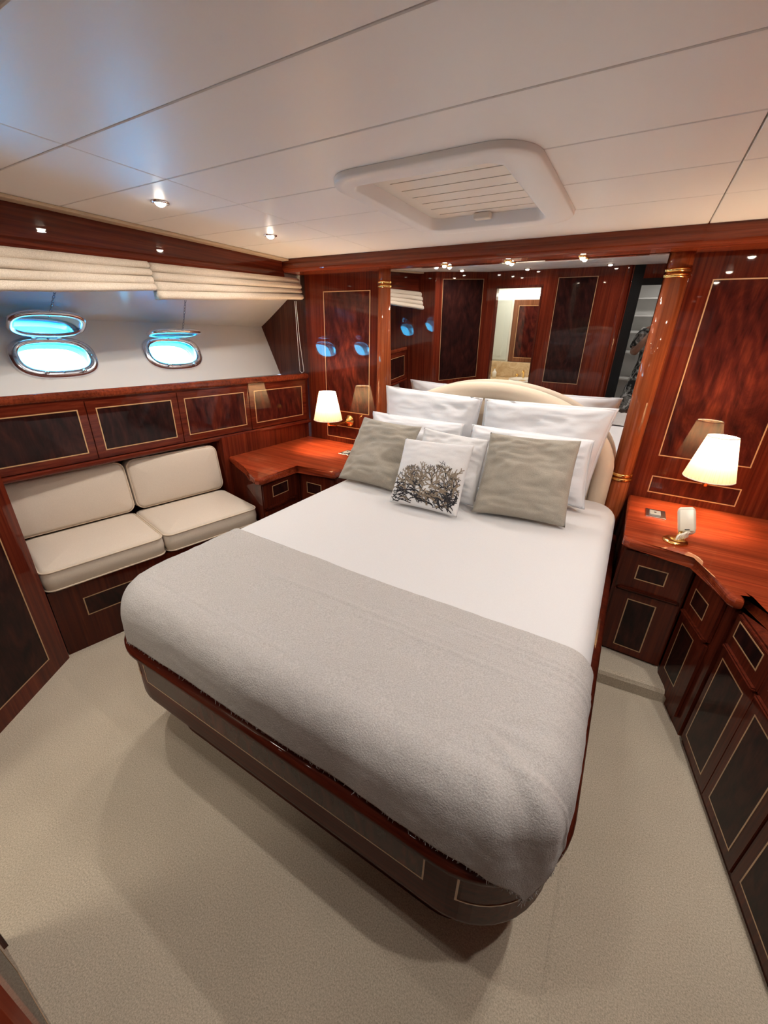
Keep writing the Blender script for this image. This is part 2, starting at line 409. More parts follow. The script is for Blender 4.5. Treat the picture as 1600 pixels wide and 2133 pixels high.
for (pc, pv), ya, yb in ((PORTS[0], cuts[1], cuts[2]), (PORTS[1], cuts[2], cuts[3])):
    inn, out, deep = [], [], []
    for k in range(N):
        a, b = stad(k, N, HA, HB); inn.append(bm.verts.new(hull_pt(pc+a, pv+b))); deep.append(bm.verts.new(hull_pt(pc+a, pv+b, -.07)))
        tt = 2*PI*k/N; c, s = math.cos(tt), math.sin(tt); m = max(abs(c), abs(s)); c, s = c/m, s/m
        out.append(bm.verts.new(hull_pt(pc + (c*(yb-pc) if c > 0 else -c*(ya-pc)), pv + (s*(UPL-pv) if s > 0 else s*pv))))
    for k in range(N):
        j = (k+1) % N; bm.faces.new((out[k], out[j], inn[j], inn[k])); bm.faces.new((inn[k], inn[j], deep[j], deep[k]))
bmesh.ops.remove_doubles(bm, verts=bm.verts[:], dist=.0005)
wall_left = struct('wall_left', bm, 'hull_matte')
bm = NB(); rows = []
for k in range(9):
    q = k/8; row = []
    for j in range(25):
        y = LY0 + (LY1-LY0)*j/24
        b0 = hull_pt(y, UPL); x = b0.x + .40*q + .06*q*q; z = b0.z + .20*q + .10*q*q
        z += .010*math.sin(PI*q)*math.sin(7*y+1.0)
        row.append(bm.verts.new((x, y, z)))
    rows.append(row)
for A, B in zip(rows, rows[1:]):
    for j in range(24): bm.faces.new((A[j], A[j+1], B[j+1], B[j]))
obj('upper_lining', bm, 'hull_vinyl', wall_left, True)
# unseen strip added behind the valance to stop daylight leaking over the lining
bm = NB(); prism(bm, [(-2.43, LY0), (-2.43, LY1), (-2.39, LY1), (-2.39, LY0)], 1.86, 2.064); obj('leak_strip', bm, 'hull_matte', wall_left)
bm = NB(); prism(bm, [(-3.05, LY0), (-3.05, LY1), (-2.40, LY1), (-2.40, LY0)], 2.064, 2.09); obj('deck_edge', bm, 'hull_matte', wall_left)
# panelling below the lockers and behind the sofa
bm = NB(); prism(bm, [(-2.37, 1.80), (-2.335, D), (-2.45, D), (-2.48, 1.80)], .0, .86); struct('wall_left_backsplash', bm, 'wood_v')
bm = NB(); prism(bm, [(-2.80, .45), (-2.50, 1.86), (-2.56, 1.86), (-2.86, .45)], .0, .86); struct('wall_left_sofa', bm, 'wood_v')
# ledge on top of the lockers with a rounded rail
def lockx(y): return -2.5 + .0923*(y-.74)
bm = NB(); prism(bm, [(lockx(.45), .45), (lockx(D), D), (-2.72, D), (-2.84, .45)], 1.185, 1.206); struct('trim_4', bm, 'wood_y')['label'] = 'varnished ledge along the locker tops'
bm = NB(); prism(bm, [(lockx(.45)+.012, .45), (lockx(D)+.012, D), (lockx(D)-.022, D), (lockx(.45)-.022, .45)], 1.197, 1.240, .014, 3); struct('trim_5', bm, 'wood_gloss_x', False)['label'] = 'rounded mahogany fiddle rail on the locker tops'
bm = NB(); prism(bm, [(lockx(.45)+.014, .45), (lockx(D)+.014, D), (lockx(D)-.03, D), (lockx(.45)-.03, .45)], .838, .868, .011, 3); struct('trim_6', bm, 'wood_y')['label'] = 'rounded mahogany lip under the locker doors'

# lockers along the hull
splits = [(.56, 1.058), (1.062, 1.556), (1.560, 2.082), (2.086, 2.640)]
inl = [(.61, 1.023), (1.105, 1.52), (1.60, 2.046), (2.129, 2.60)]
labs = ['mahogany hull locker next to the angled wardrobe wall, fourth from the head wall', 'mahogany hull locker third from the head wall, above the sofa', 'mahogany hull locker second from the head wall, above the sofa end', 'mahogany hull locker nearest the head wall, above the sofa-side worktop']
for (ya, yb), (ia, ib), lab in zip(splits, inl, labs):
    t = thing('hull_locker', lab, 'locker', (lockx(ya)-.1, (ya+yb)/2, .868), 'hull lockers')
    bm = NB(); prism(bm, [(lockx(ya)-.012, ya), (lockx(yb)-.012, yb), (lockx(yb)-.24, yb), (lockx(ya)-.24, ya)], .869, 1.184); obj('body', bm, 'wood_dark', t)
    Fc = Face((lockx(ya), ya), (lockx(yb), yb))
    bm = NB(); Fc.board(bm, 0, Fc.len, .872, 1.195, -.011, 0, .0015); d = obj('door', bm, 'wood_y', t)
    Fc.inlay(d, ia-ya, ib-ya, .912, 1.146, 0, ven='veneer' if ya > 1.5 else 'veneer_dark')
bm = NB(); box(bm, (lockx(2.64)-.2, 2.641, .868), (lockx(2.64), D, 1.185)); obj('filler_strip', bm, 'wood_v', wall_left)

# portholes
for i, (pc, pv) in enumerate(PORTS):
    t = thing('porthole', ['oval chrome porthole under a steeply raised lid, nearer the angled wardrobe wall', 'oval chrome porthole under a nearly level lid, nearer the head wall'][i], 'porthole', hull_pt(pc, pv-.12), 'hull portholes')
    bm = NB(); rings = []
    for a, b, d in ((HA, HB, -.02), (HA-.006, HB-.006, .012), (HA-.002, HB-.002, .022), (HA+.016, HB+.014, .026), (HA+.034, HB+.030, .020), (HA+.040, HB+.035, .004), (HA+.040, HB+.035, -.002)):
        rings.append([hull_pt(pc+stad(k, N, a, b)[0], pv+stad(k, N, a, b)[1], d) for k in range(N)])
    loft(bm, rings, False); obj('rim', bm, 'chrome', t, True)
    bm = NB(); p = [hull_pt(pc+stad(k, N, HA+.012, HB+.012)[0], pv+stad(k, N, HA+.012, HB+.012)[1], .027) for k in range(0, N, 6)]
    bm.free()
    for q in p:
        bm = NB(); lathe_solid(bm, [(.005, 0), (.005, .003), (.003, .005)], q, 8); obj('rim_screw', bm, 'steel_dark', t)
    for s in (-.09, .09):       # clamp screws at the lower rim
        bm = NB(); a = hull_pt(pc+s, pv-HB-.012, .02); tube(bm, [a, a+HN*.035, a+HN*.05+Vector((0, 0, -.012))], [.006, .006, .008], 8); obj('clamp', bm, 'chrome', t, True)
    bm = NB(); bm.faces.new([bm.verts.new(hull_pt(pc+stad(k, N, HA-.001, HB-.001)[0], pv+stad(k, N, HA-.001, HB-.001)[1], -.06)) for k in range(N)]); obj('tint_pane', bm, 'port_tint', t)  # pane added to tint the overbright daylight cyan
    # raised lid, hinged at the rim's top
    hinge = hull_pt(pc-.005, pv+HB+.022, .03); tilt = math.radians([42, 12][i])
    out = Vector((math.cos(tilt), -.03, math.sin(tilt))).normalized(); side = Vector((.04, 1, 0)).normalized(); nrm = out.cross(side).normalized()
    def lp(a, b, d): return hinge + side*a + out*(b+HB+.012) + nrm*d
    bm = NB(); rings = [[lp(*stad(k, N, a, b), d) for k in range(N)] for a, b, d in ((HA-.016, HB-.016, -.006), (HA-.004, HB-.004, -.012), (HA+.010, HB+.010, -.008), (HA+.012, HB+.012, .006), (HA+.004, HB+.004, .014), (HA-.016, HB-.016, .010), (HA-.016, HB-.016, -.006))]
    loft(bm, rings, False); lid = obj('lid', bm, 'chrome', t, True)
    bm = NB(); loft(bm, [[lp(*stad(k, N, HA-.014, HB-.014), d) for k in range(N)] for d in (-.003, .003)]); obj('lid_glass', bm, 'lid_glass', lid)
    for s in (-.06, .06):
        bm = NB(); a = hinge + side*s; tube(bm, [a-side*.012, a+side*.012], .008, 10); obj('hinge', bm, 'chrome', t, True)
    # chain from lid edge up to the lining
    top = Vector((-2.56, pc-.01 + .01*i, 1.735)); lo = lp(0, HB+.010, .0); bm = NB(); m = 12
    for k in range(m):
        p = lo.lerp(top, (k+.5)/m); dr = (top-lo).normalized(); sd = (dr.cross(Vector((0, 1, 0))) if k % 2 else Vector((0, 1, 0))).normalized()
        hl = (top-lo).length/m*.66
        tube(bm, [p + dr*hl*math.cos(2*PI*q/10) + sd*.0055*math.sin(2*PI*q/10) for q in range(10)], .0016, 5, True)
    obj('chain', bm, 'steel_dark', t)

# roman blinds, gathered up
def blind(y0, y1, zt0, zt1, zb0, zb1, lab, cord):
    t = thing('roman_blind', lab, 'blind', (-2.34, (y0+y1)/2, (zb0+zb1)/2), 'roman blinds on the hull side')
    n = 4
    for f in range(n):
        bm = NB(); rows = []; seg = 40
        for j in range(seg+1):
            q = j/seg; y = y0+(y1-y0)*q; zt = zt0+(zt1-zt0)*q; zb = zb0+(zb1-zb0)*q; h = (zt-zb)/n
            za = zt-h*f; zl = za-h*1.10; w = .004*noise.noise(Vector((y*5, f*3.1, 0))); sag = .006*noise.noise(Vector((y*3, f*1.7, 5)))
            x = -2.352 + .008*f; dp = .030+.006*(f % 2)
            prof = [(x-.02, za), (x+dp*.6+w, za-h*.06), (x+dp+w, za-h*.35), (x+dp+.004+w, zl+h*.30+sag), (x+dp*.8+w, zl+h*.06+sag), (x+dp*.35, zl+sag), (x-.02, zl+h*.12)]
            rows.append([bm.verts.new((px, y, pz)) for px, pz in prof])
        for A, B in zip(rows, rows[1:]):
            for k in range(len(A)): bm.faces.new((A[k], A[(k+1) % len(A)], B[(k+1) % len(A)], B[k]))
        bm.faces.new(rows[0]); bm.faces.new(rows[-1][::-1]); bmesh.ops.recalc_face_normals(bm, faces=bm.faces[:])
        obj('fold', bm, 'blind_linen', t, True)
    if cord:
        bm = NB(); tube(bm, [(-2.35, 2.60, 1.76), (-2.345, 2.60, 1.5), (-2.337, 2.60, 1.26), (-2.318, 2.60, 1.245), (-2.296, 2.60, 1.26), (-2.325, 2.60, 1.5), (-2.338, 2.60, 1.76)], .0018, 5); obj('pull_cord', bm, 'cord_white', t)
blind(.46, 1.468, 1.824, 1.868, 1.640, 1.732, 'gathered beige linen blind reaching to the angled wardrobe wall', False)
blind(1.482, 2.635, 1.866, 1.915, 1.690, 1.776, 'gathered beige linen blind with pull cord beside the head wall', True)

# ------------------------------------------------------------------ aft bulkheads, wardrobe wall, rooms behind
P1, P2 = Vector((-2.153, .549)), Vector((-1.755, -.06))
Fa = Face(P2, P1)          # seen from the cabin: left end is the aft corner
bm = NB(); Fa.board(bm, 0, Fa.len, 0, 2.03, -.04, 0); o = struct('door_1', bm, 'wood_v')
o['label'] = 'angled wardrobe wall of mahogany beside the sofa'
Fa.inlay(o, .06, Fa.len-.105, .09, .765, 0, ven='veneer_dark', inl='inlay_dim'); Fa.inlay(o, .06, Fa.len-.095, .85, 1.95, 0, ven='veneer_dark', inl='inlay_dim')
bm = NB(); box(bm, (-3.0, .50, 0), (-2.153, .549, 2.06)); struct('wall_side', bm, 'wood_v')['label'] = 'mahogany end wall of the sofa niche'
bm = NB(); BY0, BY1 = -.11, -.06
for x0, x1, z0, z1 in ((-1.80, -1.64, 0, 2.06), (-1.64, -1.13, 1.85, 2.06), (-1.13, -.355, 0, 2.06), (-.16, .56, 1.86, 2.06), (.56, 1.3, 0, 2.06)): box(bm, (x0, BY0, z0), (x1, BY1, z1))
wall_aft = struct('wall_aft', bm, 'wood_v')
Fb = Face((0, BY1), (-1, BY1))
Fb.inlay(wall_aft, .572, .966, .836, 1.936, 0, ven='veneer_dark', inl='inlay_dim'); Fb.inlay(wall_aft, .587, .966, .10, .718, 0, ven='veneer_dark', inl='inlay_dim')
bm = NB(); box(bm, (-.355, BY0, 0), (-.255, BY1, 2.06)); lathe_solid(bm, [(.035, 0), (.035, 2.04)], (-.30, BY1, 0), 20); obj('corner_post', bm, 'wood_v', wall_aft, False)
bm = NB(); box(bm, (-.255, BY0-.05, 0), (-.16, BY1, 2.06)); box(bm, (.52, BY0-.05, 0), (.56, BY1+.004, 1.86)); box(bm, (-.16, BY0-.05, 1.84), (.52, BY1+.004, 1.90)); struct('door_2', bm, 'near_black')['label'] = 'black lacquered frame of the entrance doorway'  # near-black colour stands in for shadow on the jamb
bm = NB(); box(bm, (-1.655, BY0-.03, 0), (-1.635, BY1+.005, 1.855)); box(bm, (-1.135, BY0-.03, 0), (-1.115, BY1+.005, 1.855)); box(bm, (-1.655, BY0-.03, 1.845), (-1.115, BY1+.005, 1.875)); struct('door_3', bm, 'wood_dark')['label'] = 'dark frame of the bathroom doorway'
# bathroom shell
bm = NB(); box(bm, (-2.4, -.97, 0), (-.85, -.92, 2.06)); box(bm, (-2.45, -.97, 0), (-2.4, -.1, 2.06)); box(bm, (-.90, -.97, 0), (-.85, -.11, 2.06)); box(bm, (-2.45, -.13, 0), (-1.66, -.11, 2.06)); struct('wall_bathroom', bm, 'bath_cream')
bm = NB(); box(bm, (-2.45, -.97, -.05), (-.85, -.06, -.001)); struct('floor_bathroom', bm, 'wood_bath')
bm = NB(); box(bm, (-2.45, -.97, 1.96), (-.85, -.11, 2.0)); struct('ceiling_bathroom', bm, 'bath_cream')
t = thing('reflected_door', 'light mahogany stand-in with inlay for a door reflected in the bathroom mirror', 'door', (-1.25, -.90, .93))  # solid board in place of a reflection in the bathroom mirror
Fd = Face((-.95, -.905), (-1.66, -.905))
bm = NB(); Fd.board(bm, 0, .69, .935, 1.72, -.014, 0, .002); obj('leaf', bm, 'wood_bath', t); Fd.inlay(t, .09, .62, .99, 1.65, 0)
t = thing('wall_panel', 'pale green wall panel beside the stand-in for the reflected door', 'panel', (-1.9, -.90, .95))
bm = NB(); Fe = Face((-1.67, -.905), (-2.35, -.905)); Fe.board(bm, 0, .66, .95, 1.72, -.014, 0, .003); obj('panel_board', bm, 'bath_green', t)
bm = NB(); Fe.board(bm, .08, .30, 1.0, 1.66, 0, .004); Fe.board(bm, .36, .58, 1.0, 1.66, 0, .004); obj('panel_moulding', bm, 'bath_green', t)
t = thing('strip_light', 'glowing strip light above the stand-in for the reflected door', 'light', (-1.6, -.88, 1.78))
bm = NB(); box(bm, (-2.2, -.919, 1.76), (-1.0, -.88, 1.80), .006); obj('diffuser', bm, 'bath_strip', t)
t = thing('vanity_counter', 'tan marble bathroom counter with round basin', 'counter', (-1.6, -.7, 0))
bm = NB(); box(bm, (-2.39, -.90, .68), (-.91, -.52, .72), .008); obj('top', bm, 'marble', t)
bm = NB(); box(bm, (-2.39, -.918, .721), (-.91, -.895, .93), .004); obj('splashback', bm, 'marble', t)
bm = NB(); box(bm, (-2.39, -.88, 0), (-.91, -.55, .679)); obj('cupboard', bm, 'bath_cream', t)
bm = NB(); lathe(bm, [(.17, .721), (.19, .735), (.18, .742), (.15, .73), (.05, .722)], (-1.35, -.70, 0), 28); obj('basin_rim', bm, 'porcelain', t, True)
t = thing('basin_tap', 'gold bathroom tap behind the round basin', 'tap', (-1.38, -.86, .72))
bm = NB(); tube(bm, [(-1.38, -.865, .72), (-1.38, -.865, .80), (-1.38, -.84, .83), (-1.38, -.78, .82)], [.014, .012, .011, .009], 10); obj('spout', bm, 'brass', t, True)
for s in (-.09, .09):
    bm = NB(); lathe_solid(bm, [(.018, 0), (.012, .02), (.022, .045), (.015, .06)], (-1.38+s, -.86, .721), 14); obj('tap_handle', bm, 'brass', t, True)
t = thing('soap_bottle', 'small white soap dispenser on the bathroom counter', 'bottle', (-1.78, -.80, .721))
bm = NB(); lathe_solid(bm, [(.03, 0), (.032, .07), (.02, .09), (.01, .095), (.01, .12)], (-1.78, -.80, .721), 14); obj('bottle_body', bm, 'porcelain', t, True)
bm = NB(); tube(bm, [(-1.78, -.80, .842), (-1.78, -.80, .855), (-1.78, -.76, .855)], .006, 8); obj('pump', bm, 'brass', t, True)
def area(name, loc, power, size, col, rot=(0, 0, 0), shape='DISK', parent=None, spread=None, size_y=None):
    l = bpy.data.lights.new(name, 'AREA'); l.shape = shape; l.size = size; l.energy = power; l.color = col
    if size_y: l.size_y = size_y
    if spread: l.spread = spread
    o = bpy.data.objects.new(name, l); COL.objects.link(o); o.location = loc; o.rotation_euler = rot
    if parent is not None: adopt(o, parent)
    return o
def downlight(x, y, z, power, lab, group, r=.026):
    t = thing('downlight', lab, 'light', (x, y, z), group)
    bm = NB(); lathe(bm, [(r*.78, .004), (r*.80, -.004), (r*1.05, -.007), (r*1.32, -.004), (r*1.36, 0)], (x, y, z), 24); obj('bezel', bm, 'brass' if z < 2 else 'chrome', t, True)
    bm = NB(); lathe_solid(bm, [(r*.30, -.016), (r*.62, -.012), (r*.78, -.004), (r*.78, .002)], (x, y, z), 20); obj('lens', bm, 'bulb', t, True)
    area('lamp_light', (x, y, z-.018), power, r*1.5, WARM, parent=t, spread=math.radians(165))
    return t
# entrance corridor behind the photographer
bm = NB(); box(bm, (-.6, -1.75, 0), (-.5, -.16, 2.06)); box(bm, (.9, -1.75, 0), (1.0, -.11, 2.06)); box(bm, (-.6, -1.8, 0), (1.0, -1.7, 2.06)); box(bm, (-.84, -.16, 0), (-.25, -.111, 2.06)); struct('wall_corridor', bm, 'white_paint')
bm = NB(); box(bm, (-.6, -1.75, -.05), (1.0, -.06, -.001)); struct('floor_corridor', bm, 'wood_bath')
bm = NB(); box(bm, (-.6, -1.75, 2.0), (1.0, -.11, 2.05)); struct('ceiling_corridor', bm, 'white_paint')
t = thing('shelf_unit', 'white open shelf unit in the corridor behind the photographer', 'shelf', (.2, -1.55, 0))
for x in (-.40, .80):
    bm = NB(); box(bm, (x, -1.69, 0), (x+.03, -1.45, 1.72)); obj('side_panel', bm, 'white_paint', t)
for z in (.3, .7, 1.05, 1.3, 1.5, 1.7):
    bm = NB(); box(bm, (-.369, -1.69, z), (.799, -1.45, z+.02)); obj('shelf_board', bm, 'white_paint', t)

# ------------------------------------------------------------------ right side wall
bm = NB(); prism(bm, [(.86, D), (1.04, -.06), (1.12, -.06), (.94, D)], 0, 2.06); wall_right = struct('wall_right', bm, 'wood_v')

# ------------------------------------------------------------------ cabinets and worktops
def cabinet(name, lab, cat, poly, face, cols, z_top, z_base=0.0, group=None, ven='veneer_dark', inl='inlay_dim', u_end=None):
    """cols: list of (u0,u1, [(kind, z0, z1, iz0, iz1)], iu0, iu1)"""
    cx = sum(p[0] for p in poly)/len(poly); cy = sum(p[1] for p in poly)/len(poly)
    t = thing(name, lab, cat, (cx, cy, z_base), group)
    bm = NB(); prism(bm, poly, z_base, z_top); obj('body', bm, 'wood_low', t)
    for u0, u1, rows, iu0, iu1 in cols:
        for kind, za, zb, ia, ib in rows:
            bm = NB(); face.board(bm, u0, u1, za, zb, .001, .012, .002); d = obj(kind, bm, 'wood_low', t)
            face.inlay(d, iu0, iu1, ia, ib, .012, .0048, ven, inl)
            if kind == 'drawer':
                bm = NB(); face.board(bm, u0+.01, u1-.01, za-.012, za+.004, .004, .026, .005); obj('finger_pull', bm, 'wood_rail', d)
    return t
ZT = .672
# starboard bedside cabinet (right of the bed)
fR = Face((.132, 2.028), (.42, 2.012))
cabinet('bedside_cabinet', 'mahogany bedside cabinet with drawer and door under the telephone', 'cabinet', [(.132, 2.03), (.42, 2.014), (.42, 2.60), (.132, 2.60)], fR,
        [(.014, .278, [('drawer', .462, .655, .518, .594), ('door', .09, .445, .128, .406)], .079, .199)], ZT, .079)
f2 = Face((.425, 1.985), (.505, 1.700))
cabinet('corner_cabinet', 'slanted mahogany corner cabinet between bedside cabinet and long dresser', 'cabinet', [(.426, 1.985), (.506, 1.700), (.62, 1.700), (.62, 2.60), (.426, 2.60)], f2,
        [(.012, .25, [('drawer', .462, .655, .508, .590), ('door', .05, .445, .142, .408)], .05, .170)], ZT)
c3, d3 = (.519, 1.672), (.778, .366)
f3 = Face(c3, d3)
cols = []
for k in range(5):
    u = .247*k + (.0 if k == 0 else .0)
    u0 = .004 + .2565*k - (.006 if k else 0); u1 = u0 + .25
    cols.append((u0, u1, [('drawer', .540, .668, .585, .662 - .008), ('door', .03, .528, .070, .485)], .030+.259*k, .206+.259*k))
cabinet('dresser', 'long mahogany dresser with inlaid drawers and doors along the wall', 'dresser', [c3, d3, (1.00, .366), (.855, 2.60), (.635, 2.60), (.635, 1.68)], f3, cols, ZT)
# worktop right
poly = [(.122, D-.004), (.122, 2.03), (.126, 1.995), (.150, 1.978), (.396, 1.960), (.470, 1.688), (.488, 1.672), (.512, 1.672), (.520, 1.70), (.522, 1.772), (.536, 1.752), (.572, 1.60), (.750, .70), (.815, .35), (1.005, .35), (.856, D-.004)]
t = thing('worktop', 'mahogany worktop with rounded edge carrying the telephone', 'worktop', (.5, 2.2, ZT))
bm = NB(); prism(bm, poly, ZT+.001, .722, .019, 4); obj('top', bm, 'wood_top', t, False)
# port side
fS = Face((-1.866, 1.63), (-1.872, 1.985))
cabinet('side_cabinet', 'mahogany cabinet at the sofa end with a small inlaid drawer', 'cabinet', [(-1.866, 1.655), (-1.872, 2.60), (-2.33, 2.60), (-2.36, 1.84)], fS,
        [(.03, .34, [('drawer', .50, .655, .556, .634), ('door', .05, .47, .10, .44)], .108, .254)], ZT)
fL = Face((-1.866, 2.012), (-1.535, 2.012))
cabinet('bedside_cabinet', 'mahogany bedside cabinet wedged between the bed and the sofa-end cabinet', 'cabinet', [(-1.864, 2.012), (-1.535, 2.012), (-1.535, 2.60), (-1.864, 2.60)], fL,
        [(.02, .31, [('drawer', .462, .655, .520, .600), ('door', .09, .445, .128, .406)], .072, .20)], ZT)
poly = [(-1.530, D-.004), (-1.530, 1.985), (-1.545, 1.968), (-1.848, 1.968), (-1.822, 1.640), (-1.832, 1.612), (-1.862, 1.606), (-1.96, 1.655), (-2.10, 1.735), (-2.26, 1.80), (-2.372, 1.84), (-2.339, D-.004)]
t = thing('worktop', 'L-shaped mahogany worktop with rounded edge beside the sofa', 'worktop', (-2.1, 2.2, ZT))
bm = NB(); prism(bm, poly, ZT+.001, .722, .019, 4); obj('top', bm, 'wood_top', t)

# sockets let into the worktops
def socket(x, y, lab):
    t = thing('socket_plate', lab, 'socket', (x, y, .722))
    bm = NB(); box(bm, (x-.045, y-.06, .7222), (x+.045, y+.06, .7262), .0015); obj('plate', bm, 'chrome', t)
    bm = NB(); box(bm, (x-.028, y-.032, .7264), (x+.022, y+.032, .731), .002); obj('insert', bm, 'socket_grey', t)
    bm = NB(); lathe_solid(bm, [(.006, 0), (.006, .0015)], (x-.003, y, .7312), 10); obj('pin_hole', bm, 'near_black', t)
socket(.252, 2.395, 'chrome socket plate on the worktop beside the telephone'); socket(-1.735, 2.41, 'chrome socket plate on the worktop behind the taupe pillow')

# telephone
t = thing('telephone', 'cream telephone handset on a small brass stand', 'telephone', (.325, 2.08, .722))
bm = NB(); lathe_solid(bm, [(.050, 0), (.050, .006), (.044, .012), (.020, .016)], (.322, 2.075, .7225), 28); obj('stand', bm, 'brass', t, True)
bm = NB(); tube(bm, [(.325, 2.085, .735), (.345, 2.135, .770)], .007, 10); obj('cradle_post', bm, 'brass', t, True)
M = Matrix.Translation((.350, 2.150, .800)) @ Matrix.Rotation(math.radians(-14), 4, 'Y') @ Matrix.Rotation(math.radians(-24), 4, 'X')
bm = NB(); slab(bm, -.034, .034, -.020, .020, .016, [(.012, -.058), (.003, -.050), (0, -.03), (0, .045), (.003, .058), (.012, .066)], 6, M); h = obj('handset', bm, 'cream_plastic', t, True)
bm = NB(); slab(bm, -.027, .027, -.003, .003, .003, [(.002, -.045), (0, -.04), (0, .052), (.002, .056)], 4, M @ Matrix.Translation((0, -.0205, 0))); obj('face_plate', bm, 'cream_plastic', h, True)
bm = NB(); box(bm, (-.009, -.0255, -.040), (.009, -.022, -.036)); bm.transform(M); obj('key', bm, 'near_black', h)
bm = NB(); pts = []
for k in range(150):
    q = k/149; c = Vector((.368-.042*q, 2.112-.050*q, .742+.006*math.sin(PI*q))) + Vector((-.004*math.sin(3*PI*q), 0, .012*(1-q)))
    a = 2*PI*11*q; pts.append(c + Vector((.35*math.cos(a), .5*math.cos(a), math.sin(a)))*.0125)
tube(bm, pts, .0046, 6); obj('coiled_cord', bm, 'cream_plastic', t, True)

# ------------------------------------------------------------------ wall sconces
def sconce(x, y, wx, lab):
    t = thing('wall_sconce', lab, 'lamp', (wx, D, .9), 'bedside wall sconces')
    Mp = Matrix.Rotation(PI/2, 4, 'X')
    bm = NB(); lathe_solid(bm, [(.045, 0), (.045, .006), (.038, .012), (.026, .018), (.018, .035), (.012, .040)], (wx, D-.0015, .905), 24, Mp); obj('backplate', bm, 'brass', t, True)
    bm = NB(); tube(bm, [(wx, D-.03, .905), (wx, D-.07, .900), (x+.3*(wx-x), y+.07, .893), (x, y+.006, .905), (x, y, .93), (x, y, .985)], [.010, .009, .008, .008, .009, .009], 10); obj('arm', bm, 'brass', t, True)
    bm = NB(); tube(bm, [(wx+.05, D-.035, .925), (wx-.0, D-.035, .905), (wx-.055, D-.045, .893)], [.003, .004, .003], 8); lathe_solid(bm, [(.003, 0), (.008, .006), (.008, .012), (.003, .018)], (wx+.053, D-.035, .92), 10); obj('switch_lever', bm, 'brass', t, True)
    bm = NB(); lathe_solid(bm, [(.013, 0), (.015, .01), (.014, .05), (.012, .055)], (x, y, .975), 14); obj('candle_tube', bm, 'cream_plastic', t, True)
    bm = NB(); lathe_solid(bm, [(.006, 0), (.014, .012), (.016, .025), (.010, .042), (.002, .052)], (x, y, 1.031), 12); obj('bulb', bm, 'bulb', t, True)
    bm = NB(); n = 288
    lathe(bm, [(.105, .945), (.0605, 1.148)], (x, y, 0), n, .020, 36); s = obj('lamp_shade', bm, 'shade', t, True)
    for r, z in ((.1055, .945), (.061, 1.148)):
        bm = NB(); tube(bm, [(x+r*math.cos(2*PI*k/40), y+r*math.sin(2*PI*k/40), z) for k in range(40)], .0022, 6, True); obj('shade_trim', bm, 'cord_white', s, True)
    bm = NB(); tube(bm, [(x-.06, y, 1.146), (x+.06, y, 1.146)], .0015, 5); tube(bm, [(x, y-.06, 1.146), (x, y+.06, 1.146)], .0015, 5); tube(bm, [(x, y, 1.146), (x, y, 1.08)], .0015, 5); obj('shade_spider', bm, 'brass', s)
    l = bpy.data.lights.new('sconce_light', 'POINT'); l.energy = SCONCE_W; l.color = (1, .70, .42); l.shadow_soft_size = .045
    o = bpy.data.objects.new('sconce_light', l); COL.objects.link(o); o.location = (x, y, 1.085); adopt(o, t)
sconce(.418, 2.43, .43, 'brass wall sconce with pleated cream shade above the telephone'); sconce(-1.93, 2.43, -1.90, 'brass wall sconce with pleated cream shade beside the hull lockers')

# ------------------------------------------------------------------ ceiling fittings
g = 'ceiling downlights'
for x, y, lab in ((-1.83, 1.254, 'ceiling downlight above the sofa middle'), (-1.86, 1.895, 'ceiling downlight above the L-shaped worktop, near the blind'), (-1.83, .60, 'ceiling downlight above the angled wardrobe wall'),
                  (.40, 1.254, 'ceiling downlight above the long dresser'), (.42, 1.895, 'ceiling downlight above the telephone worktop'), (.40, .60, 'ceiling downlight above the aft dresser end'),
                  (-1.25, .20, 'ceiling downlight in front of the bathroom doorway'), (-.45, .30, 'ceiling downlight in front of the entrance doorway')):
    downlight(x, y, CEIL, DOWNLIGHT_W*(.6 if y < .5 else 1.35 if x > 0 else 1.1), lab, g)
for x, lab in ((-1.135, 'small header spot nearest the sofa-side column'), (-.755, 'small header spot above the headboard middle'), (-.372, 'small header spot nearest the telephone-side column')):
    downlight(x, 2.585, ZB, HEADER_W, lab, 'header spots above the mirror', .017)
t = thing('corridor_lamp', 'round ceiling lamp in the corridor behind the photographer', 'light', (.2, -1.0, 2.0))
bm = NB(); lathe_solid(bm, [(.09, 0), (.085, -.02), (.05, -.03)], (.2, -1.0, 1.999), 24); obj('housing', bm, 'porcelain', t, True)
area('corridor_light', (.2, -1.0, 1.965), ROOM_W*.5, .12, (1, .93, .85), parent=t)
area('bathroom_light', (-1.5, -.5, 1.95), ROOM_W*.9, .25, (1, .92, .80))

# hatch with louvred inner panel
t = thing('ceiling_hatch', 'white ceiling hatch frame with louvred panel', 'hatch', (-.70, 1.73, 2.0))
bm = NB(); rings = []
ox0, ox1, oy0, oy1, ix0, ix1, iy0, iy1 = -1.045, -.355, 1.300, 2.165, -.98, -.465, 1.388, 2.078
n = 10
def rz(x0, x1, y0, y1, r, z): return [(x, y, z) for x, y in rrect(x0, x1, y0, y1, r, n)]
loft(bm, [rz(ox0, ox1, oy0, oy1, .13, 2.0195), rz(ox0+.001, ox1-.001, oy0+.001, oy1-.001, .13, 2.006), rz(ox0+.006, ox1-.006, oy0+.006, oy1-.006, .125, 2.001), rz(ox0+.03, ox1-.03, oy0+.03, oy1-.03, .10, 1.999),
          rz(ix0-.008, ix1+.008, iy0-.008, iy1+.008, .06, 1.999), rz(ix0, ix1, iy0, iy1, .055, 2.004), rz(ix0+.002, ix1-.002, iy0+.002, iy1-.002, .055, 2.056)], False)
bmesh.ops.reverse_faces(bm, faces=bm.faces[:])
obj('hatch_frame', bm, 'ceiling_vinyl', t, True)
bm = NB(); box(bm, (HX0+.004, HY0+.004, 2.056), (HX1-.004, HY1-.004, 2.062)); lp_ = obj('louvre_backing', bm, 'slot_dark', t)
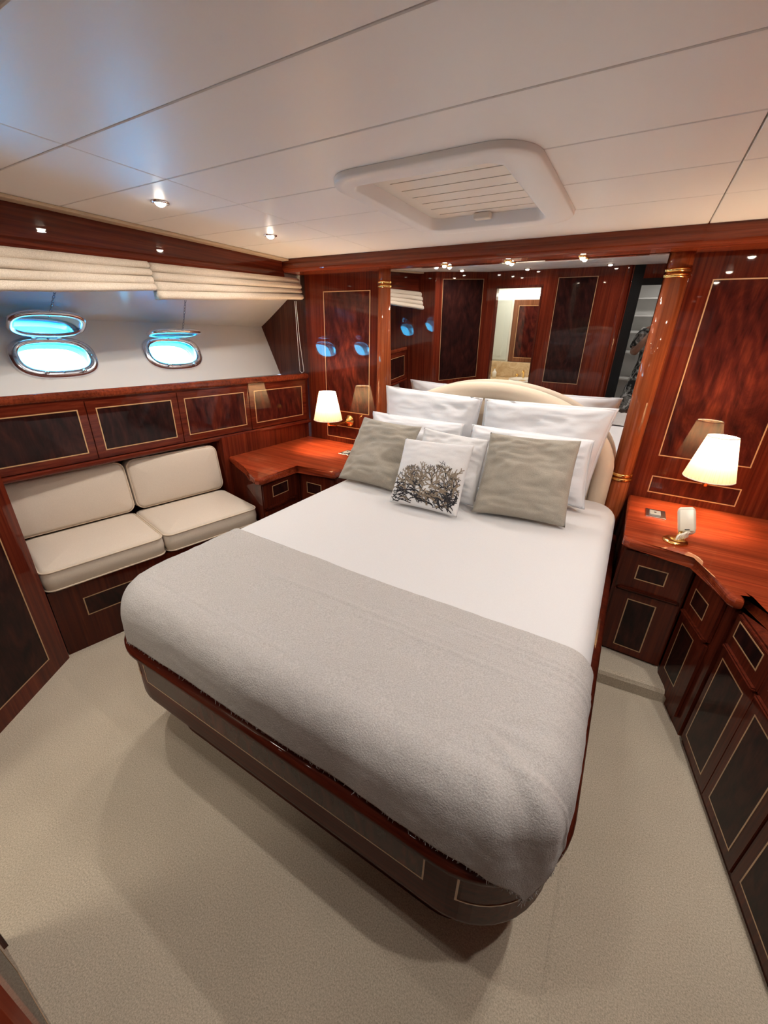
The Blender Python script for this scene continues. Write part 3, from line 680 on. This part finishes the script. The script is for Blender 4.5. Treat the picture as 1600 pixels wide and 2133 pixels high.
slots = [1.565+.0885*k for k in range(6)]; sx0, sx1, w = -.925, -.505, .0035
edges = [HY0+.006] + slots + [HY1-.006]
for k in range(len(edges)-1):
    bm = NB(); box(bm, (sx0, edges[k]+(w if k else 0), 2.047), (sx1, edges[k+1]-(w if k < 6 else 0), 2.0555)); obj('louvre_slat', bm, 'louvre_white', t)
for a, b in ((HX0+.006, sx0-.0002), (sx1+.0002, HX1-.006)):
    bm = NB(); box(bm, (a, HY0+.006, 2.047), (b, HY1-.006, 2.0555)); obj('louvre_stile', bm, 'louvre_white', t)
bm = NB(); box(bm, (-.775, 2.035, 2.022), (-.70, 2.072, 2.0465), .006); obj('hatch_latch', bm, 'louvre_white', t)

# ------------------------------------------------------------------ bed
BX0, BX1 = -1.502, .104; FY = .515
bed = thing('bed', 'mahogany double bed base with inlaid rounded foot end', 'bed', (-.70, 1.5, 0))
rf = (.20, .24, .01, .01)
bm = NB(); slab(bm, BX0+.09, BX1-.09, FY+.10, 2.53, (.15, .18, .01, .01), [(0, 0), (0, .255)], 10); obj('plinth', bm, 'wood_rail', bed)
bm = NB(); slab(bm, BX0, BX1, FY, 2.53, rf, [(.02, .244), (.006, .250), (.004, .262), (.004, .458)], 12); fr_ = obj('frame', bm, 'wood_rail', bed)
bm = NB(); slab(bm, BX0, BX1, FY, 2.53, rf, [(.006, .4585), (-.010, .462), (-.017, .474), (-.017, .488), (-.010, .500), (.004, .505), (.05, .506)], 12); obj('rail', bm, 'wood_rail', bed, True)
bm = NB(); slab(bm, BX0, BX1, FY, 2.53, rf, [(.004, .300-.006), (-.003, .297), (-.003, .303), (.004, .306)], 12)
bm.free()
Ff = Face((0, FY+.004), (1, FY+.004))
def foot_inlay(u0, u1): Ff.inlay(fr_, u0, u1, .345, .445, 0, .0045, 'veneer', 'inlay_dim')
foot_inlay(-1.30, -.165)
# curved inlay at the rounded foot corners
def arc_inlay(cx, cy, r, a0, a1):
    bm = NB(); m = 10; A = []
    for k in range(m+1):
        a = a0+(a1-a0)*k/m; A.append((math.cos(a), math.sin(a)))
    def strip(aa, z0, z1):
        R = [[bm.verts.new((cx+c*(r+d), cy+s*(r+d), z)) for d, z in ((-.003, z0), (.0012, z0), (.0012, z1), (-.003, z1))] for c, s in aa]
        for P, Q in zip(R, R[1:]):
            for k in range(4): bm.faces.new((P[k], P[(k+1) % 4], Q[(k+1) % 4], Q[k]))
        bm.faces.new(R[0][::-1]); bm.faces.new(R[-1])
    strip(A, .345, .3495); strip(A, .4405, .445)
    for e in (a0, a1):
        dd = .012; strip([(math.cos(e-dd), math.sin(e-dd)), (math.cos(e+dd), math.sin(e+dd))], .345, .445)
    bmesh.ops.recalc_face_normals(bm, faces=bm.faces[:]); obj('inlay_strip', bm, 'inlay_dim', fr_)
arc_inlay(BX1-.24, FY+.24, .236, -PI/2+.22, -.2); arc_inlay(BX0+.20, FY+.20, .196, PI+.2, 1.5*PI-.2)
for s, x in ((1, BX1-.004), (-1, BX0+.004)):
    Fs = Face((x, .95), (x, 2.45)) if s > 0 else Face((x, 2.45), (x, .95)); Fs.inlay(fr_, .03, 1.45, .345, .445, 0, .0045, 'veneer', 'inlay_dim')

# mattress under a fitted sheet
MX0, MX1, MY0, MY1, MZ = -1.478, .084, .527, 2.528, .70
mt = thing('mattress', 'thick mattress in a smooth white fitted sheet', 'mattress', (-.70, 1.5, .507))
bm = NB(); prof = [(.05, .507), (.012, .520), (0, .55), (0, .62)]
for k in range(1, 7):
    a = k/6*PI/2; prof.append((.075*(1-math.cos(a)), .625+.075*math.sin(a)))
prof += [(.2, .7005), (.4, .701)]
slab(bm, MX0, MX1, MY0, MY1, (.17, .17, .14, .14), prof, 10); obj('sheet', bm, 'sheet_white', mt, True)

# headboard: padded arch with inner panel and outer roll
hb = thing('headboard', 'arched cream leather headboard with padded border', 'headboard', (-.735, 2.60, .508))
HXc, HW, HZ, HR = -.735, .748, .85, .446
def arch(w, r, n=40): return [(HXc+w*math.cos(PI-PI*k/n), HZ+r*math.sin(PI-PI*k/n)) for k in range(n+1)]
def arch_loft(bm, outlines, z0=.508):
    R = []
    for pts, y in outlines:
        pp = [(pts[0][0], z0)] + pts + [(pts[-1][0], z0)]; R.append([(x, y, z) for x, z in pp])
    loft(bm, R)
bm = NB(); arch_loft(bm, [(arch(HW-.10, HR-.10), 2.625), (arch(HW-.104, HR-.104), 2.572), (arch(HW-.12, HR-.12), 2.560), (arch(HW-.20, HR-.20), 2.553), (arch(.25, .12), 2.55)]); bmesh.ops.recalc_face_normals(bm, faces=bm.faces[:]); obj('inner_pad', bm, 'leather_cream', hb, True)
bm = NB(); m = 12; rows = []
path = [(HXc-HW+.052, .508), (HXc-HW+.052, .6)] + arch(HW-.052, HR-.052, 44) + [(HXc+HW-.052, .6), (HXc+HW-.052, .508)]
for i, (x, z) in enumerate(path):
    a = path[max(i-1, 0)]; b = path[min(i+1, len(path)-1)]; tx, tz = b[0]-a[0], b[1]-a[1]; ln = math.hypot(tx, tz); nx, nz = -tz/ln, tx/ln
    rows.append([bm.verts.new((x+nx*.052*math.cos(q*2*PI/m), 2.583+.043*math.sin(q*2*PI/m), max(z+nz*.052*math.cos(q*2*PI/m), .508))) for q in range(m)])
for A, B in zip(rows, rows[1:]):
    for k in range(m): bm.faces.new((A[k], A[(k+1) % m], B[(k+1) % m], B[k]))
bmesh.ops.recalc_face_normals(bm, faces=bm.faces[:]); obj('padded_border', bm, 'leather_cream', hb, True)
bm = NB(); tube(bm, [(x, 2.563, z) for x, z in [(HXc-HW+.106, .47)] + arch(HW-.106, HR-.106, 40) + [(HXc+HW-.106, .47)]], .004, 6); obj('piping', bm, 'piping_cream', hb, True)

# throw blanket draped over the foot end
RR = .085
cx0, cx1, cy0, cy1 = MX0+RR-.006, MX1-RR+.006, MY0+RR-.006, 3.2
CR = .10
def drape(px, py, extra=0.0):
    # distance outside the core rounded rectangle
    qx = min(max(px, cx0+CR), cx1-CR); qy = max(py, cy0+CR)
    vx, vy = px-qx, py-qy
    d = math.hypot(vx, vy)
    if d <= CR or py > cy0+CR and cx0 < px < cx1 and d < 1e-6:
        return Vector((px, py, MZ+.0105+extra)), Vector((0, 0, 1))
    nx, ny = vx/d, vy/d; e = d-CR; bx, by = qx+nx*CR, qy+ny*CR
    if e < RR*PI/2: a = e/RR; return Vector((bx+nx*RR*math.sin(a), by+ny*RR*math.sin(a), MZ+.0105-RR*(1-math.cos(a)))), Vector((nx*math.sin(a), ny*math.sin(a), math.cos(a)))
    h = e-RR*PI/2
    return Vector((bx+nx*(RR+.03*h+.02*math.sin(0)), by+ny*(RR+.03*h), MZ+.0105-RR-h)), Vector((nx, ny, 0))
def hem(x, y):   # longest hang at each flat position
    return 0
thr = thing('throw_blanket', 'greige fringed throw blanket spread over the foot of the bed', 'blanket', (-.70, .8, .70))
side = RR*PI/2+.09; foot = RR*PI/2+.098
tx0, tx1, ty0, ty1 = cx0-side, cx1+side+.035, cy0-foot, 1.088
nx_, ny_ = 170, 150; bm = NB(); grid = []
crease = [(.640, .0028, .006), (.905, .004, .007), (.945, .0045, .006), (.975, .004, .006), (1.00, .003, .006), (.875, .004, .006), (.78, .002, .006)]
hem_pts = []
for j in range(ny_+1):
    row = []
    for i in range(nx_+1):
        u = i/nx_; v = j/ny_; px = tx0+(tx1-tx0)*u; py = ty0+(ty1-ty0)*v
        # pull the cloth corners in so that they do not hang to the floor
        ax = max(cx0-px, px-cx1, 0); ay = max(cy0-py, 0)
        if ax > 0 and ay > 0:
            k = math.hypot(ax, ay); m_ = max(ax, ay); mm = min(ax, ay)/m_; lim = m_/k*(1+(.05 if px < -.7 else .26)*mm*mm)
            sx = -1 if px < -.7 else 1; px = (cx0-ax*lim) if sx < 0 else (cx1+ax*lim); py = cy0-ay*lim
        py2 = py + .006*math.sin(px*4+1)*max(0, (v-.7)/.3)**2
        P, Nn = drape(px, py2)
        w = .0035*noise.noise(Vector((px*6, py*9, 0))) + .0016*noise.noise(Vector((px*22, py*30, 3)))
        for yc, am, wd in crease:
            yy = py - yc - .012*math.sin(px*2.3+yc*9) ; g_ = .6+.4*math.sin(px*5+yc*40)
            if yc > .7: g_ *= 1/(1+math.exp(-(px+.55)*9)) if yc != .905 else 1
            w += am*g_*math.exp(-(yy/wd)**2)
        # bunched folds at the dresser-side foot corner
        dc = math.hypot(px-(cx1+.05), py-(cy0-.05)); w += .010*math.exp(-(dc/.16)**2)*math.sin(11*math.atan2(py-cy0-.1, px-cx1+.15)+.6)
        hq = min(1, max(0, (MZ-.01-P.z)/.09)); w += hq*(.0025*math.sin(px*11+py*9) + .006)
        row.append(bm.verts.new(P + Nn*(max(w, -.003))))
    grid.append(row)
for A, B in zip(grid, grid[1:]):
    for i in range(nx_): bm.faces.new((A[i], A[i+1], B[i+1], B[i]))
bm.verts.ensure_lookup_table()
hemline = [(grid[0][i].co.copy(), grid[1][i].co.copy()) for i in range(nx_+1)] + [(grid[j][nx_].co.copy(), grid[j][nx_-1].co.copy()) for j in range(ny_+1)] + [(grid[j][0].co.copy(), grid[j][1].co.copy()) for j in range(ny_+1)]
cl = obj('cloth', bm, 'throw', thr, True)
so = cl.modifiers.new('thick', 'SOLIDIFY'); so.thickness = .004; so.offset = 1
bm = NB()
for e, inn_ in hemline:
    for q in range(2):
        d = (e-inn_).normalized(); d = (d + Vector((random.uniform(-.5, .5), random.uniform(-.5, .5), -.9))).normalized(); ln = random.uniform(.006, .015)
        a = e + Vector((random.uniform(-.004, .004), random.uniform(-.004, .004), .002)); tube(bm, [a, a+d*ln*.5, a+d*ln+Vector((random.uniform(-.004, .004), random.uniform(-.004, .004), 0))], [.0011, .0009, .0005], 3)
o = obj('fringe', bm, 'throw', thr); o['kind'] = 'stuff'

# ------------------------------------------------------------------ pillows
def pillow(name, lab, BL, BR, TR, TL, th, m, group, seed=0, edge=.035, wr=.009, flange=.0, parts=None, n=40):
    BL, BR, TR, TL = map(Vector, (BL, BR, TR, TL)); ctr = (BL+BR+TR+TL)/4
    nrm = ((BR-BL).cross(TL-BL)).normalized()    # faces the room
    base = (BL+BR)/2
    t = thing(name, lab, 'pillow' if 'pillow' in name else 'cushion', base, group)
    def P(u, v, side):
        # u,v in -1..1
        uu = u*(1-edge*(1-v*v)*abs(u)); vv = v*(1-edge*(1-u*u)*abs(v))
        a = (uu+1)/2; b = (vv+1)/2
        p = BL*(1-a)*(1-b)+BR*a*(1-b)+TR*a*b+TL*(1-a)*b
        k = max(0.0, (1-abs(u)**2.4)*(1-abs(v)**2.4))**.55
        low = 1+.22*(-v)
        w = noise.noise(Vector((u*1.6+seed, v*1.8, seed*1.7+side)))*wr*2.0 + (abs(noise.noise(Vector((u*2.2+v*1.5+seed, v*5.0-u*.8, side+9))))-.2)*-wr*1.8 + noise.noise(Vector((u*3+seed, v*13, side+4)))*wr*.5
        # creases radiating from corners
        cr = math.sin(9*math.atan2(1-abs(v), 1-abs(u)+.05))*(abs(u)*abs(v))**3*wr*.8
        return p + nrm*side*(th*k*low + (w+cr)*min(1, k*2))
    bm = NB(); A = [[None]*(n+1) for _ in range(n+1)]; B = [[None]*(n+1) for _ in range(n+1)]
    for i in range(n+1):
        for j in range(n+1):
            u = -1+2*i/n; v = -1+2*j/n; u = math.copysign(abs(u)**.8, u); v = math.copysign(abs(v)**.8, v)
            A[i][j] = bm.verts.new(P(u, v, 1))
            B[i][j] = A[i][j] if i in (0, n) or j in (0, n) else bm.verts.new(P(u, v, -1))
    for i in range(n):
        for j in range(n):
            bm.faces.new((A[i][j], A[i+1][j], A[i+1][j+1], A[i][j+1]))
            try: bm.faces.new((B[i][j], B[i][j+1], B[i+1][j+1], B[i+1][j]))
            except ValueError: pass
    # rest on the mattress
    o = obj('cover', bm, m, t, True)
    if flange:
        bm = NB(); R1, R2, R3 = [], [], []
        loop = [(-1+2*k/24, -1) for k in range(24)] + [(1, -1+2*k/24) for k in range(24)] + [(1-2*k/24, 1) for k in range(24)] + [(-1, 1-2*k/24) for k in range(24)]
        for u, v in loop:
            p = P(u, v, 1); d = (p-ctr); d = (d - nrm*d.dot(nrm)).normalized()
            wv = nrm*.005*noise.noise(Vector((u*5, v*5, seed)))
            R1.append(p - d*.006 + nrm*.0012); R2.append(p + d*flange + wv); R3.append(p - d*.006 - nrm*.0012)
        loft(bm, [R1, R2, R3], False); obj('flange', bm, m, t, True)
    return t, P, nrm
def z6(x, y): return (680+x/2.581, 780+y/2.581)
def ray(px, py): return _f + _r*((px-800)/FPX) - _u*((py-1066.5)/FPX)
CO = Vector((0, 0, CAM_H))
def lean(base_y, tilt, rot=0.0, bx=-.7):
    """leaning plane through the mattress line y=base_y at x=bx"""
    e = Vector((math.cos(rot), math.sin(rot), 0)); back = Vector((-e.y, e.x, 0)); up = back*math.sin(tilt)+Vector((0, 0, math.cos(tilt)))
    return Vector((bx, base_y, MZ+.005)), e, up
def pl(plane, u, v): return plane[0] + plane[1]*u + plane[2]*v
R_ = math.radians
# back row: two large white pillows against the headboard
a = lean(2.42, R_(6)); 
pillow('bed_pillow', 'large white flanged pillow upright against the headboard, sofa side', pl(a, -.70, .03), pl(a, -.10, .03), pl(a, -.075, .500), pl(a, -.745, .52), .075, 'pillow_white', 'upright white pillows', 1, flange=.012)
pillow('bed_pillow', 'large white flanged pillow upright against the headboard, telephone side', pl(a, -.055, .03), pl(a, .60, .03), pl(a, .655, .515), pl(a, -.045, .50), .075, 'pillow_white', 'upright white pillows', 2, flange=.012)
a = lean(2.215, R_(20))
pillow('bed_pillow', 'white pillow lying back behind the taupe pillow, sofa side', pl(a, -.74, .03), pl(a, -.12, .03), pl(a, -.13, .38), pl(a, -.77, .385), .062, 'pillow_white', 'half hidden white pillows', 3, flange=.008)
pillow('bed_pillow', 'white pillow lying back behind the taupe pillow, telephone side', pl(a, -.05, .03), pl(a, .62, .03), pl(a, .585, .385), pl(a, -.07, .385), .062, 'pillow_white', 'half hidden white pillows', 4, flange=.008)
# front row
pillow('throw_pillow', 'square taupe throw pillow beside the sofa-side bedside lamp', (-1.462, 1.925, .715), (-1.035, 1.912, .715), (-1.005, 2.135, 1.060), (-1.428, 2.165, 1.064), .062, 'taupe', 'taupe throw pillows', 5, wr=.013, edge=.05)
pillow('throw_pillow', 'square taupe throw pillow nearest the telephone', (-.575, 1.888, .715), (-.128, 1.962, .715), (-.160, 2.215, 1.086), (-.600, 2.140, 1.082), .070, 'taupe', 'taupe throw pillows', 6, wr=.013, edge=.05)
pillow('throw_pillow', 'plain white square pillow behind the coral cushion', (-.965, 1.955, .715), (-.585, 1.965, .715), (-.598, 2.135, 1.040), (-.985, 2.125, 1.060), .045, 'cushion_white', None, 8)
cu, CP, cn = pillow('coral_cushion', 'small white cushion printed with black and taupe coral branches', (-.998, 1.766, .715), (-.612, 1.777, .715), (-.636, 2.00, 1.034), (-1.026, 1.978, 1.020), .045, 'cushion_white', None, 9, wr=.003)
# coral print: thin flat branches just proud of the cover
def print_branches(name, m, seeds, rnd, arcs=()):
    bm = NB()
    def stroke(p, q, w0, w1):
        # p,q in uv
        k = 4; L_, R__ = [], []
        d = Vector((q[0]-p[0], q[1]-p[1])); n_ = Vector((-d.y, d.x)).normalized() if d.length > 1e-5 else Vector((1, 0))
        for i in range(k+1):
            s = i/k; w = w0+(w1-w0)*s; x = p[0]+d.x*s; y = p[1]+d.y*s
            for arr, sg in ((L_, 1), (R__, -1)):
                u, v = x+n_.x*w*sg, y+n_.y*w*sg
                if abs(u) > .96 or abs(v) > .96: u = max(-.96, min(.96, u)); v = max(-.96, min(.96, v))
                arr.append(bm.verts.new(CP(u, v, 1) + cn*.0016))
        for i in range(k): bm.faces.new((R__[i], R__[i+1], L_[i+1], L_[i]))
    def grow(p, a, ln, w, dep):
        q = (p[0]+math.cos(a)*ln, p[1]+math.sin(a)*ln)
        if abs(q[0]) > .96 or q[1] > .38+.16*math.sin(q[0]*5+1.2) or q[1] < -.97: return
        stroke(p, q, w, w*.8)
        if dep == 0:
            stroke(q, (q[0]+math.cos(a)*.02, q[1]+math.sin(a)*.02), w*1.3, w*.5); return
        for s in (-1, 1):
            grow(q, a + s*rnd.uniform(.25, .6), ln*rnd.uniform(.70, .92), w*.84, dep-1)
    for (p, a, ln, w, dep) in seeds: grow(p, a, ln, w, dep)
    for (cu_, cv_, ra, a0, a1, w) in arcs:
        pp = [(cu_+ra*1.3*math.cos(a0+(a1-a0)*k/6), cv_+ra*math.sin(a0+(a1-a0)*k/6)) for k in range(7)]
        for k in range(6): stroke(pp[k], pp[k+1], w*(.4+.6*math.sin(PI*(k+.2)/6.4)), w*(.4+.6*math.sin(PI*(k+1.2)/6.4)))
    o = obj(name, bm, m, cu); o['kind'] = 'stuff'
rnd = random.Random(5)
sb = [((x, y), PI/2+rnd.uniform(-.25, .25), ln, .016, 4) for x, y, ln in ((-.78, -.72, .19), (-.45, -.30, .15), (-.25, -.62, .18), (.18, -.30, .17), (.52, -.12, .15), (.80, -.62, .20), (.62, -.70, .15))]
sb += [((rnd.uniform(-.93, .9), rnd.uniform(-.96, -.5)), rnd.uniform(-.3, PI+.3), .12, .016, 2) for k in range(40)]
st = [((x, y), PI/2+rnd.uniform(-.3, .3), .17, .024, 4) for x, y in ((-.12, -.35), (.30, -.30), (.72, -.25), (-.60, -.45), (.55, -.5))]
st += [((rnd.uniform(-.9, .9), rnd.uniform(-.92, -.2)), rnd.uniform(-.2, PI+.2), .16, .026, 2) for k in range(22)]
ar = lambda n: [(rnd.uniform(-.9, .85), rnd.uniform(-.95, -.40), rnd.uniform(.09, .16), (a := rnd.uniform(-.4, .5)), a+rnd.uniform(1.8, 2.8), rnd.uniform(.014, .024)) for k in range(n)]
print_branches('coral_print', 'coral_taupe', st, rnd, ar(14))
print_branches('coral_print', 'coral_black', sb, rnd, ar(30))

# ------------------------------------------------------------------ sofa
ex = Vector((.2, 1, 0)).normalized(); ox = Vector((ex.y, -ex.x, 0))      # along the sofa / towards the room
SO = Vector((-2.172, .568, 0))
MS = Matrix(((ex.x, ox.x, 0, SO.x), (ex.y, ox.y, 0, SO.y), (0, 0, 1, 0), (0, 0, 0, 1)))
MS.col[2] = (0, 0, 1, 0)
sof = thing('sofa_base', 'mahogany sofa base with inlaid panels beneath the cream cushions', 'sofa base', tuple(SO + ex*.55))
bm = NB(); hexa(bm, [MS @ Vector(p) for p in ((-.01, -.555, 0), (1.13, -.555, 0), (1.13, 0, 0), (-.01, 0, 0))][::-1], [MS @ Vector(p) for p in ((-.01, -.555, .375), (1.13, -.555, .375), (1.13, 0, .375), (-.01, 0, .375))][::-1]); obj('body', bm, 'wood_low', sof)
p0 = MS @ Vector((0, 0, 0)); p1 = MS @ Vector((1.13, 0, 0)); fs = Face((p0.x, p0.y), (p1.x, p1.y))
for u0 in (.115, .66): fs.inlay(sof, u0, u0+.40, .182, .288, 0, .005, 'veneer_dark', 'inlay_dim')
def cushion(name, lab, M, w, dpt, h, group, crown=.022, r=.045):
    t = thing(name, lab, 'cushion', M @ Vector((w/2, dpt/2, 0)), group)
    rings = []
    for i, z in ((.05, .001), (.018, .004), (.002, .018), (-.004, h*.5), (.001, h-.016)): rings.append([(x, y, z) for x, y in rrect(i, w-i, i, dpt-i, max(r-i, .004), 7)])
    lim = min(w, dpt)/2-.006
    for k in range(1, 15):
        i = .006 + (lim-.006)*(k/14)**1.4
        rings.append([(x, y, h-.010 + (crown+.010)*(max(0, (1-(2*x/w-1)**4)*(1-(2*y/dpt-1)**4)))**.6) for x, y in rrect(i, w-i, i, dpt-i, max(r-i, .004), 7)])
    bm = NB(); loft(bm, rings, True, M); obj('cover', bm, 'sofa_cream', t, True)
    for z in (h-.012, .016):
        bm = NB(); tube(bm, [M @ Vector((x, y, z)) for x, y in rrect(0, w, 0, dpt, r, 7)], .0042, 6, True); obj('piping', bm, 'piping_cream', t, True)
gs, gb = 'sofa seat cushions', 'sofa back cushions'
def seatM(u): return MS @ Matrix.Translation((u, -.445, .3765))
cushion('seat_cushion', 'cream seat cushion next to the angled wardrobe wall', seatM(-.012), .548, .475, .125, gs)
cushion('seat_cushion', 'cream seat cushion next to the L-shaped worktop', seatM(.545), .575, .475, .125, gs)
def backM(u, v): # local: x along, y up the back, z towards the room
    Rm = Matrix(((1, 0, 0, 0), (0, math.sin(R_(-9)), math.cos(R_(9)), 0), (0, math.cos(R_(9)), math.sin(R_(9))*1.0, 0), (0, 0, 0, 1)))
    return MS @ Matrix.Translation((u, v, .506)) @ Rm
cushion('back_cushion', 'cream back cushion next to the angled wardrobe wall', backM(-.095, -.50), .636, .300, .115, gb)
cushion('back_cushion', 'cream back cushion next to the L-shaped worktop', backM(.558, -.50), .557, .300, .115, gb)

# ------------------------------------------------------------------ photographer (seen in the mirror)
per = thing('person', 'person in a patterned grey dress holding up a phone in the doorway', 'person', (.13, -.50, 0))
def skin_mesh(name, verts, edges, radii, m, parent, sub=2, root=0):
    me = bpy.data.meshes.new(name); me.from_pydata(verts, edges, []); o = bpy.data.objects.new(name, me); COL.objects.link(o)
    md = o.modifiers.new('skin', 'SKIN'); md.use_smooth_shade = True
    for i, r in enumerate(radii): me.skin_vertices[0].data[i].radius = (r, r) if not isinstance(r, tuple) else r
    for i in range(len(verts)): me.skin_vertices[0].data[i].use_root = (i == root)
    sd = o.modifiers.new('sub', 'SUBSURF'); sd.levels = sub; sd.render_levels = sub
    me.materials.append(MATS[m]); adopt(o, parent); return o
bx, by = .14, -.50
V = [(bx, by, .92), (bx, by, 1.10), (bx, by+.01, 1.28), (bx, by, 1.40), (bx, by, 1.50), (bx, by+.02, 1.58), (bx, by+.03, 1.68),
     (bx-.17, by, 1.37), (bx-.23, by+.12, 1.16), (bx-.10, by+.36, 1.40), (bx-.085, by+.41, 1.455),
     (bx+.17, by, 1.37), (bx+.23, by+.12, 1.16), (bx-.02, by+.36, 1.40), (bx-.035, by+.41, 1.455),
     (bx-.09, by, .88), (bx-.10, by+.02, .48), (bx-.10, by-.02, .09), (bx-.11, by+.12, .035),
     (bx+.09, by, .88), (bx+.10, by+.02, .48), (bx+.10, by-.02, .09), (bx+.11, by+.12, .035)]
E = [(0, 1), (1, 2), (2, 3), (3, 4), (4, 5), (5, 6), (3, 7), (7, 8), (8, 9), (9, 10), (3, 11), (11, 12), (12, 13), (13, 14), (0, 15), (15, 16), (16, 17), (17, 18), (0, 19), (19, 20), (20, 21), (21, 22)]
RD = [.14, .115, .13, .11, .052, .085, .085, .058, .045, .030, .030, .058, .045, .030, .030, .085, .060, .038, .032, .085, .060, .038, .032]
body = skin_mesh('body', V, E, RD, 'skin', per)
# face
hc = Vector((bx, by+.03, 1.65))
for s in (-1, 1):
    bm = NB(); bmesh.ops.create_uvsphere(bm, u_segments=10, v_segments=8, radius=.012); bm.transform(Matrix.Translation(hc+Vector((s*.032, .082, .005)))); obj('eye', bm, 'porcelain', per, True)
    bm = NB(); bmesh.ops.create_uvsphere(bm, u_segments=10, v_segments=8, radius=.022); bm.transform(Matrix.Translation(hc+Vector((s*.088, -.01, -.01))) @ Matrix.Diagonal((.4, .8, 1.4, 1))); obj('ear', bm, 'skin', per, True)
bm = NB(); tube(bm, [hc+Vector((0, .078, .01)), hc+Vector((0, .105, -.025)), hc+Vector((0, .085, -.033))], [.006, .012, .008], 8); obj('nose', bm, 'skin', per, True)
bm = NB(); tube(bm, [hc+Vector((-.022, .078, -.055)), hc+Vector((0, .088, -.057)), hc+Vector((.022, .078, -.055))], [.003, .007, .003], 8); obj('mouth', bm, 'dress', per, True)
bm = NB(); bmesh.ops.create_uvsphere(bm, u_segments=20, v_segments=14, radius=.112)
for v in bm.verts:
    if v.co.y > .03 and v.co.z < .05: v.co.y = .0
    if v.co.z < -.03: v.co.z *= 2.0
bm.transform(Matrix.Translation(hc+Vector((0, -.022, .035)))); obj('hair', bm, 'hair', per, True)
# dress
bm = NB(); prof = [(.27, .19, .55), (.235, .17, .75), (.20, .16, .92), (.165, .145, 1.08), (.175, .15, 1.24), (.19, .13, 1.36), (.15, .10, 1.43), (.085, .075, 1.46)]
loft(bm, [[(bx+a*math.cos(2*PI*k/32)*(1+.04*math.cos(9*2*PI*k/32)*(z < .9)), by+b*math.sin(2*PI*k/32), z) for k in range(32)] for a, b, z in prof], False); dr = obj('dress', bm, 'dress', per, True)
for s in (-1, 1):
    bm = NB(); tube(bm, [(bx+s*.14, by, 1.38), (bx+s*.185, by+.03, 1.32), (bx+s*.215, by+.085, 1.22)], [.078, .072, .068], 14); obj('sleeve', bm, 'dress', dr, True)
# hands with fingers around the phone
phx, phy, phz = .08, -.085, 1.50
for s in (-1, 1):
    w0 = Vector((bx-.06+s*.0275, by+.405, 1.45)); cx = phx + s*.045
    palm = Vector((cx, phy-.022, phz-.03))
    vs = [tuple(w0), tuple((w0+palm)/2), tuple(palm)]; es = [(0, 1), (1, 2)]; rr = [.022, (.026, .018), (.030, .016)]
    for k in range(4):
        z = phz-.005-.020*k; b0 = len(vs); lnf = (.9, 1.0, .95, .78)[k]
        vs += [(cx+s*.006, phy-.012, z), (cx+s*.014*lnf, phy+.004, z+.002), (cx+s*.002, phy+.022*lnf, z+.004)]; es += [(2, b0), (b0, b0+1), (b0+1, b0+2)]; rr += [.0085, .008, .007]
    b0 = len(vs); vs += [(cx-s*.006, phy-.026, phz+.004), (cx-s*.016, phy-.018, phz+.024)]; es += [(2, b0), (b0, b0+1)]; rr += [.010, .008]
    skin_mesh('hand', vs, es, rr, 'skin', per, 1)
ph = thing('mobile_phone', 'black mobile phone held up by the person in the doorway', 'phone', (phx, phy, phz-.07))
bm = NB(); box(bm, (phx-.037, phy-.004, phz-.075), (phx+.037, phy+.004, phz+.075), .003); obj('phone_body', bm, 'phone_black', ph)
bm = NB(); box(bm, (phx-.030, phy+.0041, phz+.035), (phx-.002, phy+.0065, phz+.066), .002); obj('camera_bump', bm, 'phone_black', ph)

# ------------------------------------------------------------------ outside, through the portholes
bm = NB(); prism(bm, [(-60, -40), (-3.6, -40), (-3.6, 60), (-60, 60)], .2, .25); struct('water', bm, 'sea')['label'] = 'turquoise harbour water outside the hull'
yt = thing('moored_boat', 'white moored boat outside the portholes', 'boat', (-11, 5, .25))
bm = NB(); loft(bm, [[(-12.4, -2, .26), (-10.6, -2, .26), (-10.3, 6, .26), (-11.3, 10, .26), (-12.6, 6, .26)], [(-12.8, -2.2, 1.0), (-10.2, -2.2, 1.0), (-9.8, 6, 1.1), (-11.3, 11.5, 1.3), (-13.2, 6, 1.1)]]); obj('hull', bm, 'boat_white', yt)
bm = NB(); loft(bm, [[(-12.3, -1, 1.0), (-10.8, -1, 1.0), (-10.7, 5, 1.05), (-12.4, 5, 1.05)], [(-12.1, -.6, 2.3), (-11.0, -.6, 2.3), (-11.0, 3.5, 2.3), (-12.2, 3.5, 2.3)]]); obj('cabin', bm, 'boat_white', yt)
for k in range(4):
    bm = NB(); y = -.4+1.2*k; hexa(bm, [(-10.86, y, 1.4), (-10.70, y, 1.4), (-10.70, y+.9, 1.4), (-10.86, y+.9, 1.4)], [(-10.99, y, 1.9), (-10.83, y, 1.9), (-10.83, y+.9, 1.9), (-10.99, y+.9, 1.9)]); obj('cabin_window', bm, 'boat_blue', yt)
bm = NB(); tube(bm, [(-11.5, 2, 2.3), (-11.5, 2, 6)], .05, 8); obj('mast', bm, 'boat_white', yt)
